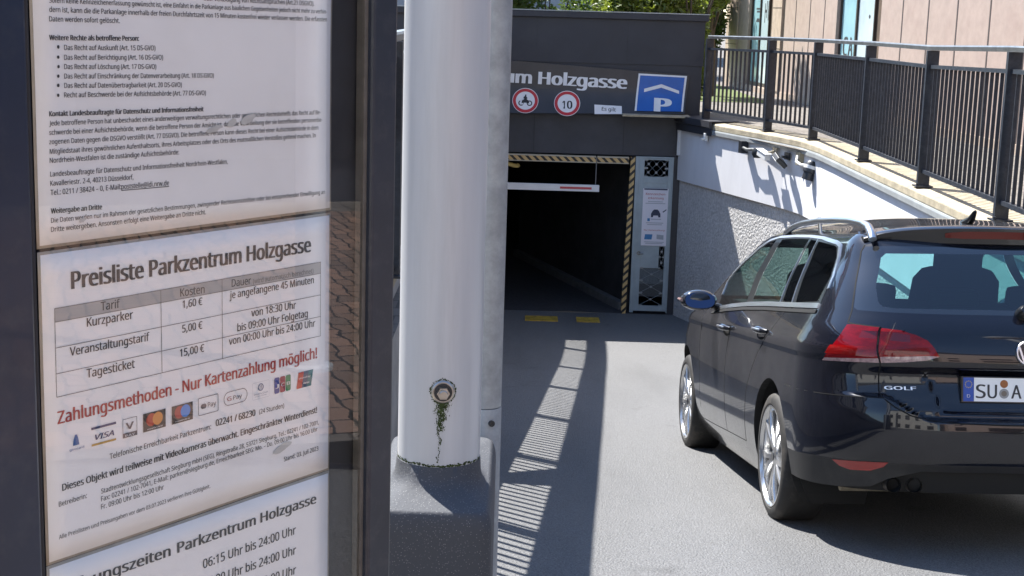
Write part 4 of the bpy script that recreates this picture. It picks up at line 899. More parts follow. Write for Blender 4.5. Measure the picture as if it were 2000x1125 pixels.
TLB1 = [(.158,.886),(.1605,.930),(.2255,.926),(.2330,.888)]; TLB2 = [(.0935,.905),(.098,.930),(.152,.934),(.1515,.894)]
REF = [(.2175,.418),(.1404,.430),(.1459,.407),(.1616,.385),(.1897,.380),(.2051,.392)]
TGT = [(E0,.607),(.02,.607),(.072,.612),(.095,.620),(.116,.638),(.135,.672),(.150,.712),(.1525,.86),(.1619,1.014),(.2022,1.0225),(.2136,1.026),(.2142,1.081),(.239,1.345),(.2336,1.40),(E0,1.41)]
ARC_R = [(u_at_x(1.057 + .388 * math.cos(rad(a_)), max(.15, .317 + .388 * math.sin(rad(a_)))), .317 + .388 * math.sin(rad(a_))) for a_ in range(-26, 207, 8)]
ARC_R = [(u_, max(v_, .12)) for u_, v_ in ARC_R] + [(ARC_R[-1][0], .10), (ARC_R[0][0], .10)]
ARC_F = [(u_at_x(3.692 + .380 * math.cos(rad(a_)), max(.15, .317 + .380 * math.sin(rad(a_)))), .317 + .380 * math.sin(rad(a_))) for a_ in range(-26, 207, 8)]
ARC_F = [(u_, max(v_, .12)) for u_, v_ in ARC_F] + [(ARC_F[-1][0], .10), (ARC_F[0][0], .10)]
UB = u_at_x(1.057 - .30, .6)
BMP = [(E0,.612),(.02,.609),(.072,.614),(.095,.622),(.116,.640),(.135,.674),(.150,.712),(.2081,.708),(UB, .705),(.33,.50),(.33,.10),(E0,.10)]
LOWT = [(E0,.428),(.137,.429),(.2056,.424),(.2394,.424),(.34,.404),(.34,.10),(E0,.10)]
VAL = [(E0,.396),(.1005,.395),(.1384,.353),(.1611,.311),(.206,.296),(.2422,.292),(.34,.284),(.34,.10),(E0,.10)]
SF = [(ux(1.93,1.03),1.03),(ux(2.06,.92),.92),(ux(2.2,.84),.84),(ux(2.25,.7),.70),(ux(2.25,.5),.50),(ux(2.25,.30),.295)]
SR = [(ux(.90,1.079),1.079),(ux(1.06,1.035),1.035),(ux(1.162,.915),.915),(ux(1.392,.814),.814),(ux(1.53,.70),.70),(ux(1.616,.60),.60),(ux(1.67,.45),.45),(ux(1.69,.31),.31)]
SA = [(.745,.975),(ux(3.10,.90),.90),(ux(3.12,.6),.60),(ux(3.14,.27),.27)]
FD = [(SF[0][0],1.036),(.640,1.012),(.70,.985)] + SA + [(p_[0], p_[1]) for p_ in reversed(SF)]
RD = [(SR[0][0],1.079),(SF[0][0],1.036)] + SF + list(reversed(SR))
WSC = [(.832,1.045),(1.01,1.045),(1.01,1.365),(.840,1.365)]
CUTB = [(E0, .278), (.206, .276), (.32, .268), (.32, .10), (E0, .10)]
REG = [('cut', CUTB), ('cut', ARC_R), ('cut', ARC_F), ('tl_ow', TLO_W), ('tl_od', TLD1), ('tl_ob', TLB1), ('tl_o', TLO), ('tl_iw', TLI_W), ('tl_id', TLD2), ('tl_ib', TLB2), ('tl_i', TLI), ('reflector', REF), ('g_front', G_front), ('g_rear', G_rear), ('g_small', G_small), ('g_quart', G_quart), ('dlo', DLO),
       ('rear_in', RIN), ('rear_frit', RGL), ('wscreen', WSC), ('valance', VAL), ('lowtrim', LOWT), ('tailgate', TGT), ('bumper', BMP), ('fdoor', FD), ('rdoor', RD)]
bm = bmesh.new()
ul = sorted(set([0, .004] + [U1 * i / 44 for i in range(45)] + [U1 + (U2 - U1) * i / 62 for i in range(63)] + [U2 + (1 - U2) * (i / 22) for i in range(23)]))
vl = [.15,.17,.20,.23,.26,.29,.32,.35,.38,.41,.44,.47,.50,.53,.56,.58] + [.595 + .0085 * i for i in range(32)] + [.875,.885,.892,.90,.91,.92,.935,.95,.965,.98,.995,1.01,1.025,1.04,1.055,1.07,1.085,1.10,1.12] + [1.14 + .02 * i for i in range(14)] + [1.415, ZB] + [ZB + .6 * (i / 16) ** 1.25 for i in range(1, 17)]
gv = [[bm.verts.new((u_, v_, 0)) for u_ in ul] for v_ in vl]
for j in range(len(vl) - 1):
    for i in range(len(ul) - 1): bm.faces.new((gv[j][i], gv[j][i+1], gv[j+1][i+1], gv[j+1][i]))
for nm, poly in REG:
    k = len(poly)
    for i in range(k):
        a_ = Vector((*poly[i], 0)); b_ = Vector((*poly[(i + 1) % k], 0)); d_ = b_ - a_
        if d_.length < 1e-6: continue
        n_ = Vector((-d_.y, d_.x, 0)).normalized()
        x0, x1 = min(a_.x, b_.x) - 1e-4, max(a_.x, b_.x) + 1e-4; y0, y1 = min(a_.y, b_.y) - 1e-4, max(a_.y, b_.y) + 1e-4
        fs = [f for f in bm.faces if max(v.co.x for v in f.verts) > x0 and min(v.co.x for v in f.verts) < x1 and max(v.co.y for v in f.verts) > y0 and min(v.co.y for v in f.verts) < y1]
        if not fs: continue
        ge = list({e for f in fs for e in f.edges}); gvv = list({v for f in fs for v in f.verts})
        bmesh.ops.bisect_plane(bm, geom=gvv + ge + fs, dist=1e-5, plane_co=a_, plane_no=n_)
parts = {}
for f in bm.faces:
    c = f.calc_center_median(); key = 'body'
    for nm, poly in REG:
        if inside((c.x, c.y), poly): key = nm; break
    parts.setdefault(key, []).append([(v.co.x, v.co.y) for v in f.verts])
bm.free()
_pc = {}
def pn(q):
    k = (round(q[0], 6), round(q[1], 6))
    if k not in _pc: _pc[k] = (Vector(CP(*q)), CN(*q))
    return _pc[k]
def skin(name, keys, m, sides, parent=None, off=0.0, label=None):
    vs, ns, fs, idx = [], [], [], {}
    for s_ in sides:
        for key in keys:
            for f in parts.get(key, []):
                ids = []
                for q in f:
                    p_, n_ = pn(q); kk = (round(q[0], 6), round(q[1], 6), s_ if p_.y > 1e-5 else 0)
                    if kk not in idx:
                        idx[kk] = len(vs); P_ = p_ + n_ * off; vs.append((P_.x, P_.y * s_, P_.z)); ns.append((n_.x, n_.y * s_, n_.z))
                    ids.append(idx[kk])
                if len(set(ids)) < 3: continue
                ids = list(dict.fromkeys(ids))
                a_, b_, c_ = [Vector(vs[i]) for i in ids[:3]]; nn = (b_ - a_).cross(c_ - a_)
                if len(ids) > 3:
                    nn = Vector((0, 0, 0))
                    for i in range(len(ids)): nn += Vector(vs[ids[i - 1]]).cross(Vector(vs[ids[i]]))
                if nn.dot(Vector(ns[ids[0]])) < 0: ids.reverse()
                fs.append(ids)
    me = bpy.data.meshes.new(name); me.from_pydata(vs, [], fs); me.materials.append(m)
    me.polygons.foreach_set('use_smooth', [True] * len(fs)); me.update()
    me.normals_split_custom_set_from_vertices(ns)
    o = bpy.data.objects.new(name, me); COL.objects.link(o); o.parent = parent or car
    if label: o['label'] = label
    return o
B2 = (1, -1)
body = skin('body', ['body', 'dlo_'], M['paint'], B2)
tailgate = skin('tailgate', ['tailgate'], M['paint'], B2)
bumper = skin('bumper', ['bumper'], M['paint'], B2)
skin('bumper_trim', ['lowtrim'], M['c_plastic'], B2, bumper); skin('bumper_valance', ['valance'], M['c_under'], B2, bumper, off=-.03)
doors = {}
for s_ in B2:
    doors[('f', s_)] = skin('front_door', ['fdoor'], M['paint'], (s_,)); doors[('r', s_)] = skin('rear_door', ['rdoor'], M['paint'], (s_,))
    skin('window_surround', ['dlo'], M['c_black'], (s_,), off=.0015)
    skin('front_window', ['g_front'], M['c_glass'], (s_,), doors[('f', s_)]); skin('rear_window', ['g_rear', 'g_small'], M['c_glass'], (s_,), doors[('r', s_)])
    skin('quarter_window', ['g_quart'], M['c_glass'], (s_,))
    tl = skin('tail_light', ['tl_o'], M['c_red'], (s_,), off=.004); skin('clear_strip', ['tl_ow'], M['c_white'], (s_,), tl, off=.004); skin('lamp_chamber', ['tl_od'], M['c_red3'], (s_,), tl, off=.004); skin('lamp_band', ['tl_ob'], M['c_red2'], (s_,), tl, off=.0045)
    tl = skin('tail_light', ['tl_i'], M['c_red2'], (s_,), tailgate, off=.004)
    skin('reversing_strip', ['tl_iw'], M['c_white'], (s_,), tailgate, off=.004); skin('lamp_chamber', ['tl_id'], M['c_red3'], (s_,), tailgate, off=.004); skin('lamp_band', ['tl_ib'], M['c_red'], (s_,), tailgate, off=.0045)
    skin('reflector', ['reflector'], M['c_refl'], (s_,), bumper, off=.002)
rw = skin('rear_screen', ['rear_in'], M['c_tint'], B2, tailgate); skin('screen_border', ['rear_frit'], mat('car_black_glass', (.006, .007, .009), .04, coat=1.0, spec=1.0), B2, tailgate)
skin('windscreen', ['wscreen'], M['c_glass2'], B2)
# ---- ribbons laid on the surface: seams and chrome
def ribbon(mb, pts, wd, h, s_, sub=4, mi=0):
    q = []
    for i in range(len(pts) - 1):
        for k in range(sub): t = k / sub; q.append((pts[i][0] + (pts[i+1][0] - pts[i][0]) * t, pts[i][1] + (pts[i+1][1] - pts[i][1]) * t))
    q.append(pts[-1]); P_ = [Vector(CP(*a)) for a in q]; N_ = [CN(*a) for a in q]; vs = []; n = len(q)
    for i in range(n):
        d = (P_[min(i+1, n-1)] - P_[max(i-1, 0)]).normalized(); sd = N_[i].cross(d).normalized()
        for a, b in ((-wd/2, -.002), (-wd/2, h), (wd/2, h), (wd/2, -.002)): v = P_[i] + sd * a + N_[i] * b; vs.append((v.x, v.y * s_, v.z))
    fs = [(i*4+j, i*4+(j+1) % 4, i*4+4+(j+1) % 4, i*4+4+j) for i in range(n - 1) for j in range(4)] + [(0, 1, 2, 3), ((n-1)*4+3, (n-1)*4+2, (n-1)*4+1, (n-1)*4)]
    mb.add(vs, fs, mi)
for s_ in B2:
    a = MB(); ribbon(a, SF, .005, .0008, s_); ribbon(a, SA, .005, .0008, s_); ribbon(a, [SF[-1], (ux(2.7, .28), .280), SA[-1]], .005, .0008, s_); kp(a, 'door_gap', M['c_seam'], doors[('f', s_)])
    a = MB(); ribbon(a, SR, .005, .0008, s_); ribbon(a, [SR[-1], SF[-1]], .005, .0008, s_); kp(a, 'door_gap', M['c_seam'], doors[('r', s_)])
    a = MB(); ribbon(a, [(.1525,.86),(.1505,.80),(.150,.712),(.135,.674),(.116,.640),(.095,.622),(.072,.614),(.02,.609),(0,.609)], .006, .0008, s_); ribbon(a, [(.1619,1.014),(.2022,1.0225),(.2136,1.028),(.2142,1.081),(.2388,1.345),(.2345,1.375)], .006, .0008, s_); ribbon(a, [(.1619,1.014),(.1525,.86)], .006, .006, s_); ribbon(a, [(.150,.710),(.2081,.707),(.25,.706),(UB,.704)], .004, .0006, s_); kp(a, 'tailgate_gap', M['c_seam'], tailgate)
    top = [(.748,1.068),(.781,1.146),(.794,1.224),(.795,1.286),(.781,1.360),(.759,1.401),(.720,1.419),(.618,1.422),(.521,1.418),(.437,1.408),(.345,1.385),(.324,1.371),(.306,1.318),(.287,1.229),(.2835,1.17)]
    a = MB(); ribbon(a, top, .020, .005, s_, 5); kp(a, 'window_chrome', M['c_chrome'], smooth=True)
    bot = [(.700,.981),(.640,1.014),(.564,1.041),(.48,1.060),(.3947,1.072),(.33,1.082),(.2864,1.089)]
    a = MB(); ribbon(a, bot, .026, .007, s_, 5); kp(a, 'belt_chrome', M['c_chrome'], smooth=True)
    a = MB(); ribbon(a, [(p_[0], p_[1] - .026) for p_ in bot], .018, .005, s_, 5); kp(a, 'belt_seal', M['c_seam'])
    a = MB(); ribbon(a, [BA0[0], BA0[1]], .010, .004, s_); ribbon(a, [(DD0[0][0] , DD0[0][1]), DD0[1]], .010, .004, s_); kp(a, 'window_bar', M['c_rail'], doors[('r', s_)])
    # handles
    for key, x0, x1, v in (('f', 2.13, 2.38, .893), ('r', 1.19, 1.42, .930)):
        a = MB(); pts = []
        for i in range(9):
            t = i / 8; x = x0 + (x1 - x0) * t; p_ = Vector(CP(ux(x, v), v)); o_ = .030 * math.sin(math.pi * min(1, max(0, t))) ** .5 + .002; pts.append((p_.x, (p_.y + o_) * s_, p_.z + .006 * math.sin(math.pi * t)))
        a.tube(pts, [.010, .014, .0165, .0175, .0175, .0175, .0165, .014, .010], 10, flat=1.15); kp(a, 'door_handle', M['paint'], doors[(key, s_)], smooth=True)
        a = MB(); a.tube([(q[0], q[1] + .0145 * s_, q[2] + .004) for q in pts[1:-1]], .006, 8); kp(a, 'handle_chrome', M['c_chrome'], doors[(key, s_)], smooth=True)
        a = MB(); xm = (x0 + x1) / 2; um = ux(xm, v - .02); vs = []
        for i in range(18):
            t = 2 * math.pi * i / 18; u_, v_ = um + .016 * math.cos(t), v - .022 + .026 * math.sin(t); p_ = Vector(CP(u_, v_)) + CN(u_, v_) * .0012; vs.append((p_.x, p_.y * s_, p_.z))
        a.add(vs, [tuple(range(18))]); kp(a, 'handle_recess', M['c_seam'], doors[(key, s_)])
# ---- wheel arches and underside
for s_ in B2:
    for poly, cx in ((ARC_R, 1.057), (ARC_F, 3.692)):
        a = MB(); pts = [q for q in poly if q[1] > .14]; vs = []
        for q in pts: p_ = Vector(CP(*q)); vs += [(p_.x, p_.y * s_, p_.z), (p_.x, (p_.y - .035) * s_, p_.z), (cx + (p_.x - cx) * 1.03, (p_.y - .037) * s_, .317 + (p_.z - .317) * 1.03), (cx + (p_.x - cx) * 1.03, .50 * s_, .317 + (p_.z - .317) * 1.03)]
        n = len(pts); a.add(vs, [(i*4+j, i*4+j+1, i*4+j+5, i*4+j+4) for i in range(n - 1) for j in range(3)])
        a.add([vs[i*4+3] for i in range(n)], [tuple(range(n))]); kp(a, 'wheel_arch', M['c_under'])
a = MB(); a.box((.62, -.49, .22), (4.25, .49, .26)); a.box((.34, -.62, .28), (.62, .62, .34)); a.box((1.48, -.80, .17), (3.27, .80, .22)); kp(a, 'underbody', M['c_under'])
# ---- exhaust
ex = MB()
for y in (.545, .452):
    ex.tube([(.36, y, .322), (.115, y, .325)], .033, 20, cap=False); ex.tube([(.36, y, .322), (.118, y, .325)], .0295, 20, mi=1, cap=False)
ex.box((.34, .40, .28), (.40, .60, .36), 1)
kp(ex, 'exhaust', [mat('exhaust_steel', (.22, .20, .18), .35, .9, var=.2, vscale=20), M['c_seam']], smooth=True, fixn=False)
a = MB(); a.tube([(.42, .40, .315), (.42, .70, .315)], .05, 14, flat=1.3); kp(a, 'silencer', mat('silencer_steel', (.42, .36, .26), .5, .6, var=.3, vscale=12), smooth=True)
# ---- spoiler with brake light
a = MB(); sec = []
NS = 30
for i in range(NS + 1):
    y = -.612 + 1.224 * i / NS; k = min(1.0, abs(y) / .612); e_ = k ** 2; e4 = k ** 6
    xr_ = .335 + .075 * e_ + .045 * e4; zt_ = 1.466 - .022 * e_ - .032 * e4; zb = zt_ - .082 * (1 - .25 * e_ - .45 * e4)
    zr = 1.474 - .018 * e_ - .022 * e4
    sec.append([(.56, y, zr + .003), (xr_ + .07, y, zt_ + .010 * (1 - e4)), (xr_ + .015, y, zt_ + .004), (xr_, y, zt_ - .006), (xr_ + .004, y, zt_ - .022), (xr_ + .018, y, zb + .006), (xr_ + .03, y, zb), (xr_ + .10, y, zb + .006), (.52, y, zr - .05)])
n = len(sec[0])
for r_ in sec: a.v += r_
for i in range(NS):
    for j in range(n - 1): a.f.append((i*n+j, i*n+j+1, (i+1)*n+j+1, (i+1)*n+j)); a.m.append(0 if j < 3 else 1)
a.f += [tuple(range(n)), tuple(NS*n + j for j in range(n))]; a.m += [1, 1]
spo = kp(a, 'roof_spoiler', [M['paint'], M['c_black']], tailgate, smooth=True, angle=35)
a = MB(); pts = []
for z_, dz in ((0, 0), (1, 0)): pass
ys_ = [-.27 + .54 * i / 20 for i in range(21)]; vs = []
for y in ys_:
    k = min(1, abs(y) / .612); e_ = k * k; e4 = k ** 6; xr_ = .335 + .075 * e_ + .045 * e4; zt_ = 1.466 - .022 * e_ - .032 * e4; cl = .6 + .4 * math.sin(math.acos(min(1, abs(y) / .27)))
    zm = zt_ - .036; hh = .0165 * (cl if abs(y) > .2 else 1)
    vs += [(xr_ + .001 + .005 * .3, y, zm + hh), (xr_ + .003, y, zm - hh)]
a.add(vs, [(i*2, i*2+1, i*2+3, i*2+2) for i in range(20)]); a.add([(x_ + .02, y_, z_) for x_, y_, z_ in vs], [(i*2, i*2+2, i*2+3, i*2+1) for i in range(20)])
kp(a, 'brake_light', mat('brake_lens', (.09, .003, .003), .3, coat=.2, spec=.2), tailgate)
# ---- roof rails, antenna, wiper
for s_ in B2:
    a = MB(); rp_ = [(.40, 1.425), (.42, 1.452), (.47, 1.484), (.56, 1.502), (.75, 1.516), (1.0, 1.524), (1.35, 1.527), (1.7, 1.519), (1.88, 1.508), (2.0, 1.493), (2.10, 1.472), (2.18, 1.445)]
    a.tube([(x, s_ * (.598 - .012 * abs(x - 1.3)), z - .024) for x, z in rp_], [.020, .021, .019, .017] + [.0165] * 5 + [.018, .019, .014], 12, flat=.9); a.tube([(1.35, s_ * .595, 1.52), (1.35, s_ * .585, 1.43)], .010, 10); kp(a, 'roof_rail', M['c_rail'], smooth=True)
a = MB(); a.tube([(.86, .0, 1.49), (.78, .0, 1.512), (.735, 0, 1.545), (.725, 0, 1.552)], [.030, .020, .011, .006], 12, flat=.8); kp(a, 'roof_antenna', M['c_black'], smooth=True)
a = MB(); F = Matrix.Translation((.112, -.005, 1.092)) @ Matrix.Rotation(rad(-65), 4, 'Y'); a.lathe([(0, .035), (.018, .033), (.028, .02), (.030, -.02), (0, -.02)], 24, M=F); a.tube([(.085, -.005, 1.10), (.125, -.12, 1.10), (.15, -.42, 1.13)], [.016, .012, .008], 8); kp(a, 'rear_wiper', M['c_black'], tailgate, smooth=True)
# ---- badge, lettering, number plate
def rear_at(y, z, d=0.0):
    u_ = u_at_y(abs(y), z); p_ = CP(u_, z); return Vector((p_[0] - d, y, p_[2]))
bc = rear_at(-.012, .918); nb = Vector((-1, 0, .16)).normalized(); F = Matrix.Translation(bc + nb * .004) @ nb.to_track_quat('Z', 'Y').to_matrix().to_4x4()
# local frame of the badge: x to the right seen from behind, y up
xr_v = Vector((0, -1, 0)); yu_v = nb.cross(xr_v).normalized(); F = Matrix(((xr_v.x, yu_v.x, nb.x, bc.x + nb.x * .003), (xr_v.y, yu_v.y, nb.y, bc.y), (xr_v.z, yu_v.z, nb.z, bc.z + nb.z * .003), (0, 0, 0, 1)))
a = MB(); a.lathe([(0, 0), (.046, 0), (.046, .004), (0, .0045)], 40, M=F, mi=1); a.lathe([(.046, -.002), (.0545, -.002), (.0555, .005), (.053, .010), (.048, .010), (.0455, .005)], 48, M=F, closed=True)
def stroke(p, q, t):
    p, q = Vector(p), Vector(q); d = (q - p).normalized(); n_ = Vector((-d.y, d.x)) * t / 2; o_ = [p + n_, p - n_, q - n_, q + n_]
    a.prism([(v.x, v.y) for v in o_], F @ Vector((0, 0, .004)), F.to_3x3() @ Vector((1, 0, 0)), F.to_3x3() @ Vector((0, 1, 0)), F.to_3x3() @ Vector((0, 0, .004)))
for x in (-1, 1):
    stroke((x * .0185, .043), (x * .002, .006), .0085); stroke((x * .040, .024), (x * .0205, -.041), .0085); stroke((x * .0205, -.041), (x * .0015, -.002), .0085)
kp(a, 'badge', [M['c_chrome'], mat('badge_field', (.008, .010, .02), .15)], tailgate, smooth=True, angle=30)
a = MB(); letter(a, 'GOLF', (-.590, .743), (-.462, .745), lambda x, y, d: tuple(rear_at(-x, y, .002 + d)), capz=.0185, bold=.03); kp(a, 'model_lettering', M['c_chrome'], tailgate, fixn=False)
zp0, zp1 = .698, .811; xp = rear_at(.2, .755).x - .020
Rp = Matrix.Translation((xp, 0, .7545)) @ Matrix.Rotation(rad(4), 4, 'Y')
def PL(y, z, d=0.0): return tuple(Rp @ Vector((-d, y, z)))
a = MB(); a.box((-.003, -.264, -.0575), (.022, .268, .0575), 0, M=Rp); pl = kp(a, 'number_plate', M['c_black'], tailgate, bevel=.003)
def pquad(mb, y0, y1, z0, z1, d, mi=0): mb.add([PL(y0, z0, d), PL(y1, z0, d), PL(y1, z1, d), PL(y0, z1, d)], [(0, 1, 2, 3)], mi)
a = MB(); pquad(a, -.256, .2125, -.0515, .0515, .0042); kp(a, 'plate_face', mat('plate_white', (.82, .83, .82), .4), pl, fixn=False)
a = MB(); pquad(a, .2135, .260, -.0515, .0515, .0042); kp(a, 'euro_band', mat('plate_blue', (.012, .07, .36), .4), pl, fixn=False)
a = MB()
for i in range(12): 
    t = 2 * math.pi * i / 12; cy_, cz_ = .2368 + .0145 * math.cos(t), .022 + .0145 * math.sin(t); st_ = []
    for k in range(10): r_ = .0034 if k % 2 == 0 else .0014; an = rad(90 + 36 * k); st_.append(PL(cy_ - r_ * math.cos(an), cz_ + r_ * math.sin(an), .0050))
    a.add(st_, [tuple(range(10))])
kp(a, 'euro_stars', mat('plate_star', (.55, .42, .06), .5), pl, fixn=False)
a = MB(); letter(a, 'D', (-.2435, -.036), (-.2295, -.036), lambda x, y, d: PL(-x, y, .0050), capz=.018, bold=.01); kp(a, 'country_letter', M['white'], pl, fixn=False)
for t_, ya, yb in (('S', .2035, .1625), ('U', .152, .1125), ('A', .047, .004)):
    a = MB(); letter(a, t_, (-ya, -.0365), (-yb, -.0365), lambda x, y, d: PL(-x, y, .0052), capz=.073, bold=0)
    for o_ in (-.0016, .0016): letter(a, t_, (-ya + o_, -.0365), (-yb + o_, -.0365), lambda x, y, d: PL(-x, y, .0053 + abs(o_) * .05 + o_ * .01), capz=.073)
    kp(a, 'plate_letter', M['ink'], pl, fixn=False)
a = MB()
for cz_, r_, mi in ((.026, .0175, 0), (-.016, .0215, 1), (-.016, .0125, 2)): a.add([PL(.080 - r_ * math.cos(2*math.pi*i/24), cz_ + r_ * math.sin(2*math.pi*i/24), .0052 + .0003 * mi) for i in range(24)], [tuple(range(24))], mi)
kp(a, 'plate_seals', [mat('seal_orange', (.32, .11, .03), .5), mat('seal_grey', (.30, .30, .29), .5), mat('seal_brown', (.18, .15, .12), .5)], pl, fixn=False)
# ---- mirrors
for s_ in B2:
    mc = Vector((2.70, .985 * s_, 1.035)); a = MB()
    a.lathe([(0, -.075), (.55, -.073), (.85, -.060), (.97, -.035), (1.0, -.01), (.98, .03), (.88, .07), (.66, .10), (.35, .115), (0, .12)], 28, M=Matrix.Translation(mc) @ Matrix(((0, 0, 1, 0), (.112, 0, 0, 0), (0, .064, 0, 0), (0, 0, 0, 1))))
    mir = kp(a, 'wing_mirror', M['paint'], smooth=True)
    a = MB(); vs = []
    for i in range(28):
        t = 2 * math.pi * i / 28; cx_, sx_ = math.cos(t), math.sin(t); r_ = (abs(cx_) ** 2.6 + abs(sx_) ** 2.6) ** (-1 / 2.6); vs.append((mc.x - .0785 + .010 * sx_ * r_ + .004, mc.y + .096 * cx_ * r_ * .93, mc.z + .051 * sx_ * r_ * .93))
    a.add(vs, [tuple(range(28))]); kp(a, 'mirror_glass', M['c_mirror'], mir)
    a = MB(); a.tube([(2.70, .90 * s_, 1.005), (2.72, .84 * s_, .985)], [.036, .045], 10, flat=.6); kp(a, 'mirror_foot', M['c_black'], mir, smooth=True)
    a = MB(); a.tube([(mc.x - .05, mc.y + .108 * s_, mc.z), (mc.x + .02, mc.y + .115 * s_, mc.z + .004)], .010, 8); kp(a, 'side_indicator', M['c_white'], mir, smooth=True)
# ---- wheels
def wheel(cx, s_):
    F = Matrix.Translation((cx, .775 * s_, .317)) @ Matrix.Rotation(rad(-90 * s_), 4, 'X')
    t = MB(); t.lathe([(.250, -.11), (.285, -.112), (.305, -.100), (.314, -.085), (.317, -.05), (.3175, 0), (.317, .05), (.314, .085), (.306, .099), (.285, .110), (.262, .111), (.2535, .104), (.248, .09), (.248, -.09)], 72, M=F, closed=True)
    e = bpy.data.objects.new('wheel', None); COL.objects.link(e); e.parent = car; e.empty_display_size = .1
    kp(t, 'tyre', M['c_tyre'], e, smooth=True)
    r_ = MB(); r_.lathe([(.2535, .104), (.2525, .109), (.246, .109), (.240, .100), (.232, .085), (.226, .04), (.226, -.10), (.222, -.10), (.222, .04), (.228, .088)], 64, M=F, closed=True)
    for k in range(5):
        for d in (-1, 1):
            A0 = rad(72 * k + 90) + d * rad(6.0); A1 = rad(72 * k + 90) + d * rad(14.5)
            def pt(r, an, off, h): return F @ Vector((r * math.cos(an) - off * math.sin(an), r * math.sin(an) + off * math.cos(an), h))
            st = []
            for q in range(7):
                tt = q / 6; rr_ = .036 + (.236 - .036) * tt; an = A0 + (A1 - A0) * tt ** .8; wd = .012 + .006 * tt + .004 * (1 - tt); h = .086 + .008 * math.sin(math.pi * tt) + .010 * tt
                st.append([pt(rr_, an, -wd, h - .022), pt(rr_, an, -wd * .72, h), pt(rr_, an, wd * .72, h), pt(rr_, an, wd, h - .022), pt(rr_, an, wd * .7, h - .05), pt(rr_, an, -wd * .7, h - .05)])
            base = len(r_.v); 
            for g_ in st: r_.v += [tuple(p_) for p_ in g_]
            for q in range(6):
                for j in range(6): r_.f.append((base+q*6+j, base+q*6+(j+1) % 6, base+q*6+6+(j+1) % 6, base+q*6+6+j)); r_.m.append(0)
    r_.lathe([(0, .094), (.026, .094), (.032, .090), (.046, .086), (.050, .06), (.05, -.02), (0, -.02)], 32, M=F)
    kp(r_, 'rim', M['c_rim'], e, smooth=True, angle=28)
    d_ = MB(); d_.lathe([(0, .0), (.15, .0), (.15, .02), (.07, .02), (.07, .04), (0, .04)], 40, M=F); d_.lathe([(0, -.02), (.222, -.02), (.222, -.03), (0, -.03)], 40, M=F, mi=1); kp(d_, 'brake_disc', [M['c_brake'], M['c_under']], e, smooth=True)
    c_ = MB(); c_.lathe([(0, .0975), (.022, .0975), (.024, .0945), (0, .0945)], 24, M=F); kp(c_, 'hub_cap', M['c_black'], e)
for cx in (1.057, 3.692):
    for s_ in B2: wheel(cx, s_)
# ---- cabin
a = MB(); a.box((.32, -.70, .62), (3.25, .70, .66)); a.box((.32, -.705, .66), (3.3, -.665, .99)); a.box((.32, .665, .66), (3.3, .705, .99)); kp(a, 'cabin_floor', M['c_seat'])
a = MB(); a.tube([(3.1, -.70, .93), (3.1, .70, .93)], .13, 12, flat=.8); a.tube([(2.62, .39, 1.05), (2.60, .20, 1.0), (2.62, .40, .83)], .02, 8); kp(a, 'dashboard', M['c_seat'], smooth=True)
def rbox(mb, c, sx, sy, sz, tilt, top=.8):
    Fm = Matrix.Translation(c) @ Matrix.Rotation(tilt, 4, 'Y'); rings = []
    for h, k in ((-.5, .9), (-.4, 1.0), (.2, 1.0), (.4, .96), (.48, top), (.5, top * .8)):
        ring = []
        for i in range(20):
            t = 2 * math.pi * i / 20; cx_, sx_ = math.cos(t), math.sin(t); r = (abs(cx_) ** 4 + abs(sx_) ** 4) ** -.25; ring.append(Fm @ Vector((sx * .5 * cx_ * r * k, sy * .5 * sx_ * r * k, sz * h)))
        rings.append(ring)
    n = 20; b0 = len(mb.v)
    for r in rings: mb.v += [tuple(p_) for p_ in r]
    for i in range(len(rings) - 1):
        for j in range(n): mb.f.append((b0+i*n+j, b0+i*n+(j+1) % n, b0+(i+1)*n+(j+1) % n, b0+(i+1)*n+j)); mb.m.append(0)
    mb.f += [tuple(b0 + j for j in range(n)), tuple(b0 + (len(rings)-1)*n + j for j in range(n))]; mb.m += [0, 0]
for y in (.37, -.34):
    a = MB(); rbox(a, (2.02, y, .95), .14, .50, .66, rad(-16)); rbox(a, (2.3, y, .70), .5, .5, .16, 0, .9); st = kp(a, 'front_seat', M['c_seat'], smooth=True)
    a = MB(); rbox(a, (1.915, y, 1.345), .09, .27, .19, rad(-12), .75); a.tube([(1.94, y - .06, 1.24), (1.925, y - .06, 1.30)], .008, 6); a.tube([(1.94, y + .06, 1.24), (1.925, y + .06, 1.30)], .008, 6); kp(a, 'headrest', M['c_seat'], st, smooth=True)
a = MB(); rbox(a, (1.10, 0, .85), .15, 1.28, .50, rad(-18), .9); rbox(a, (1.4, 0, .68), .5, 1.3, .16, 0, .9); rs = kp(a, 'rear_bench', M['c_seat'], smooth=True)
for y, hh in ((.42, .10), (0, .08), (-.40, .10)):
    a = MB(); rbox(a, (1.01, y, 1.09 + hh / 2), .08, .26, hh, rad(-12), .72); kp(a, 'headrest', M['c_seat'], rs, smooth=True)
a = MB(); a.box((.30, -.66, 1.0), (.98, .66, 1.02)); kp(a, 'parcel_cover', M['c_seat'])
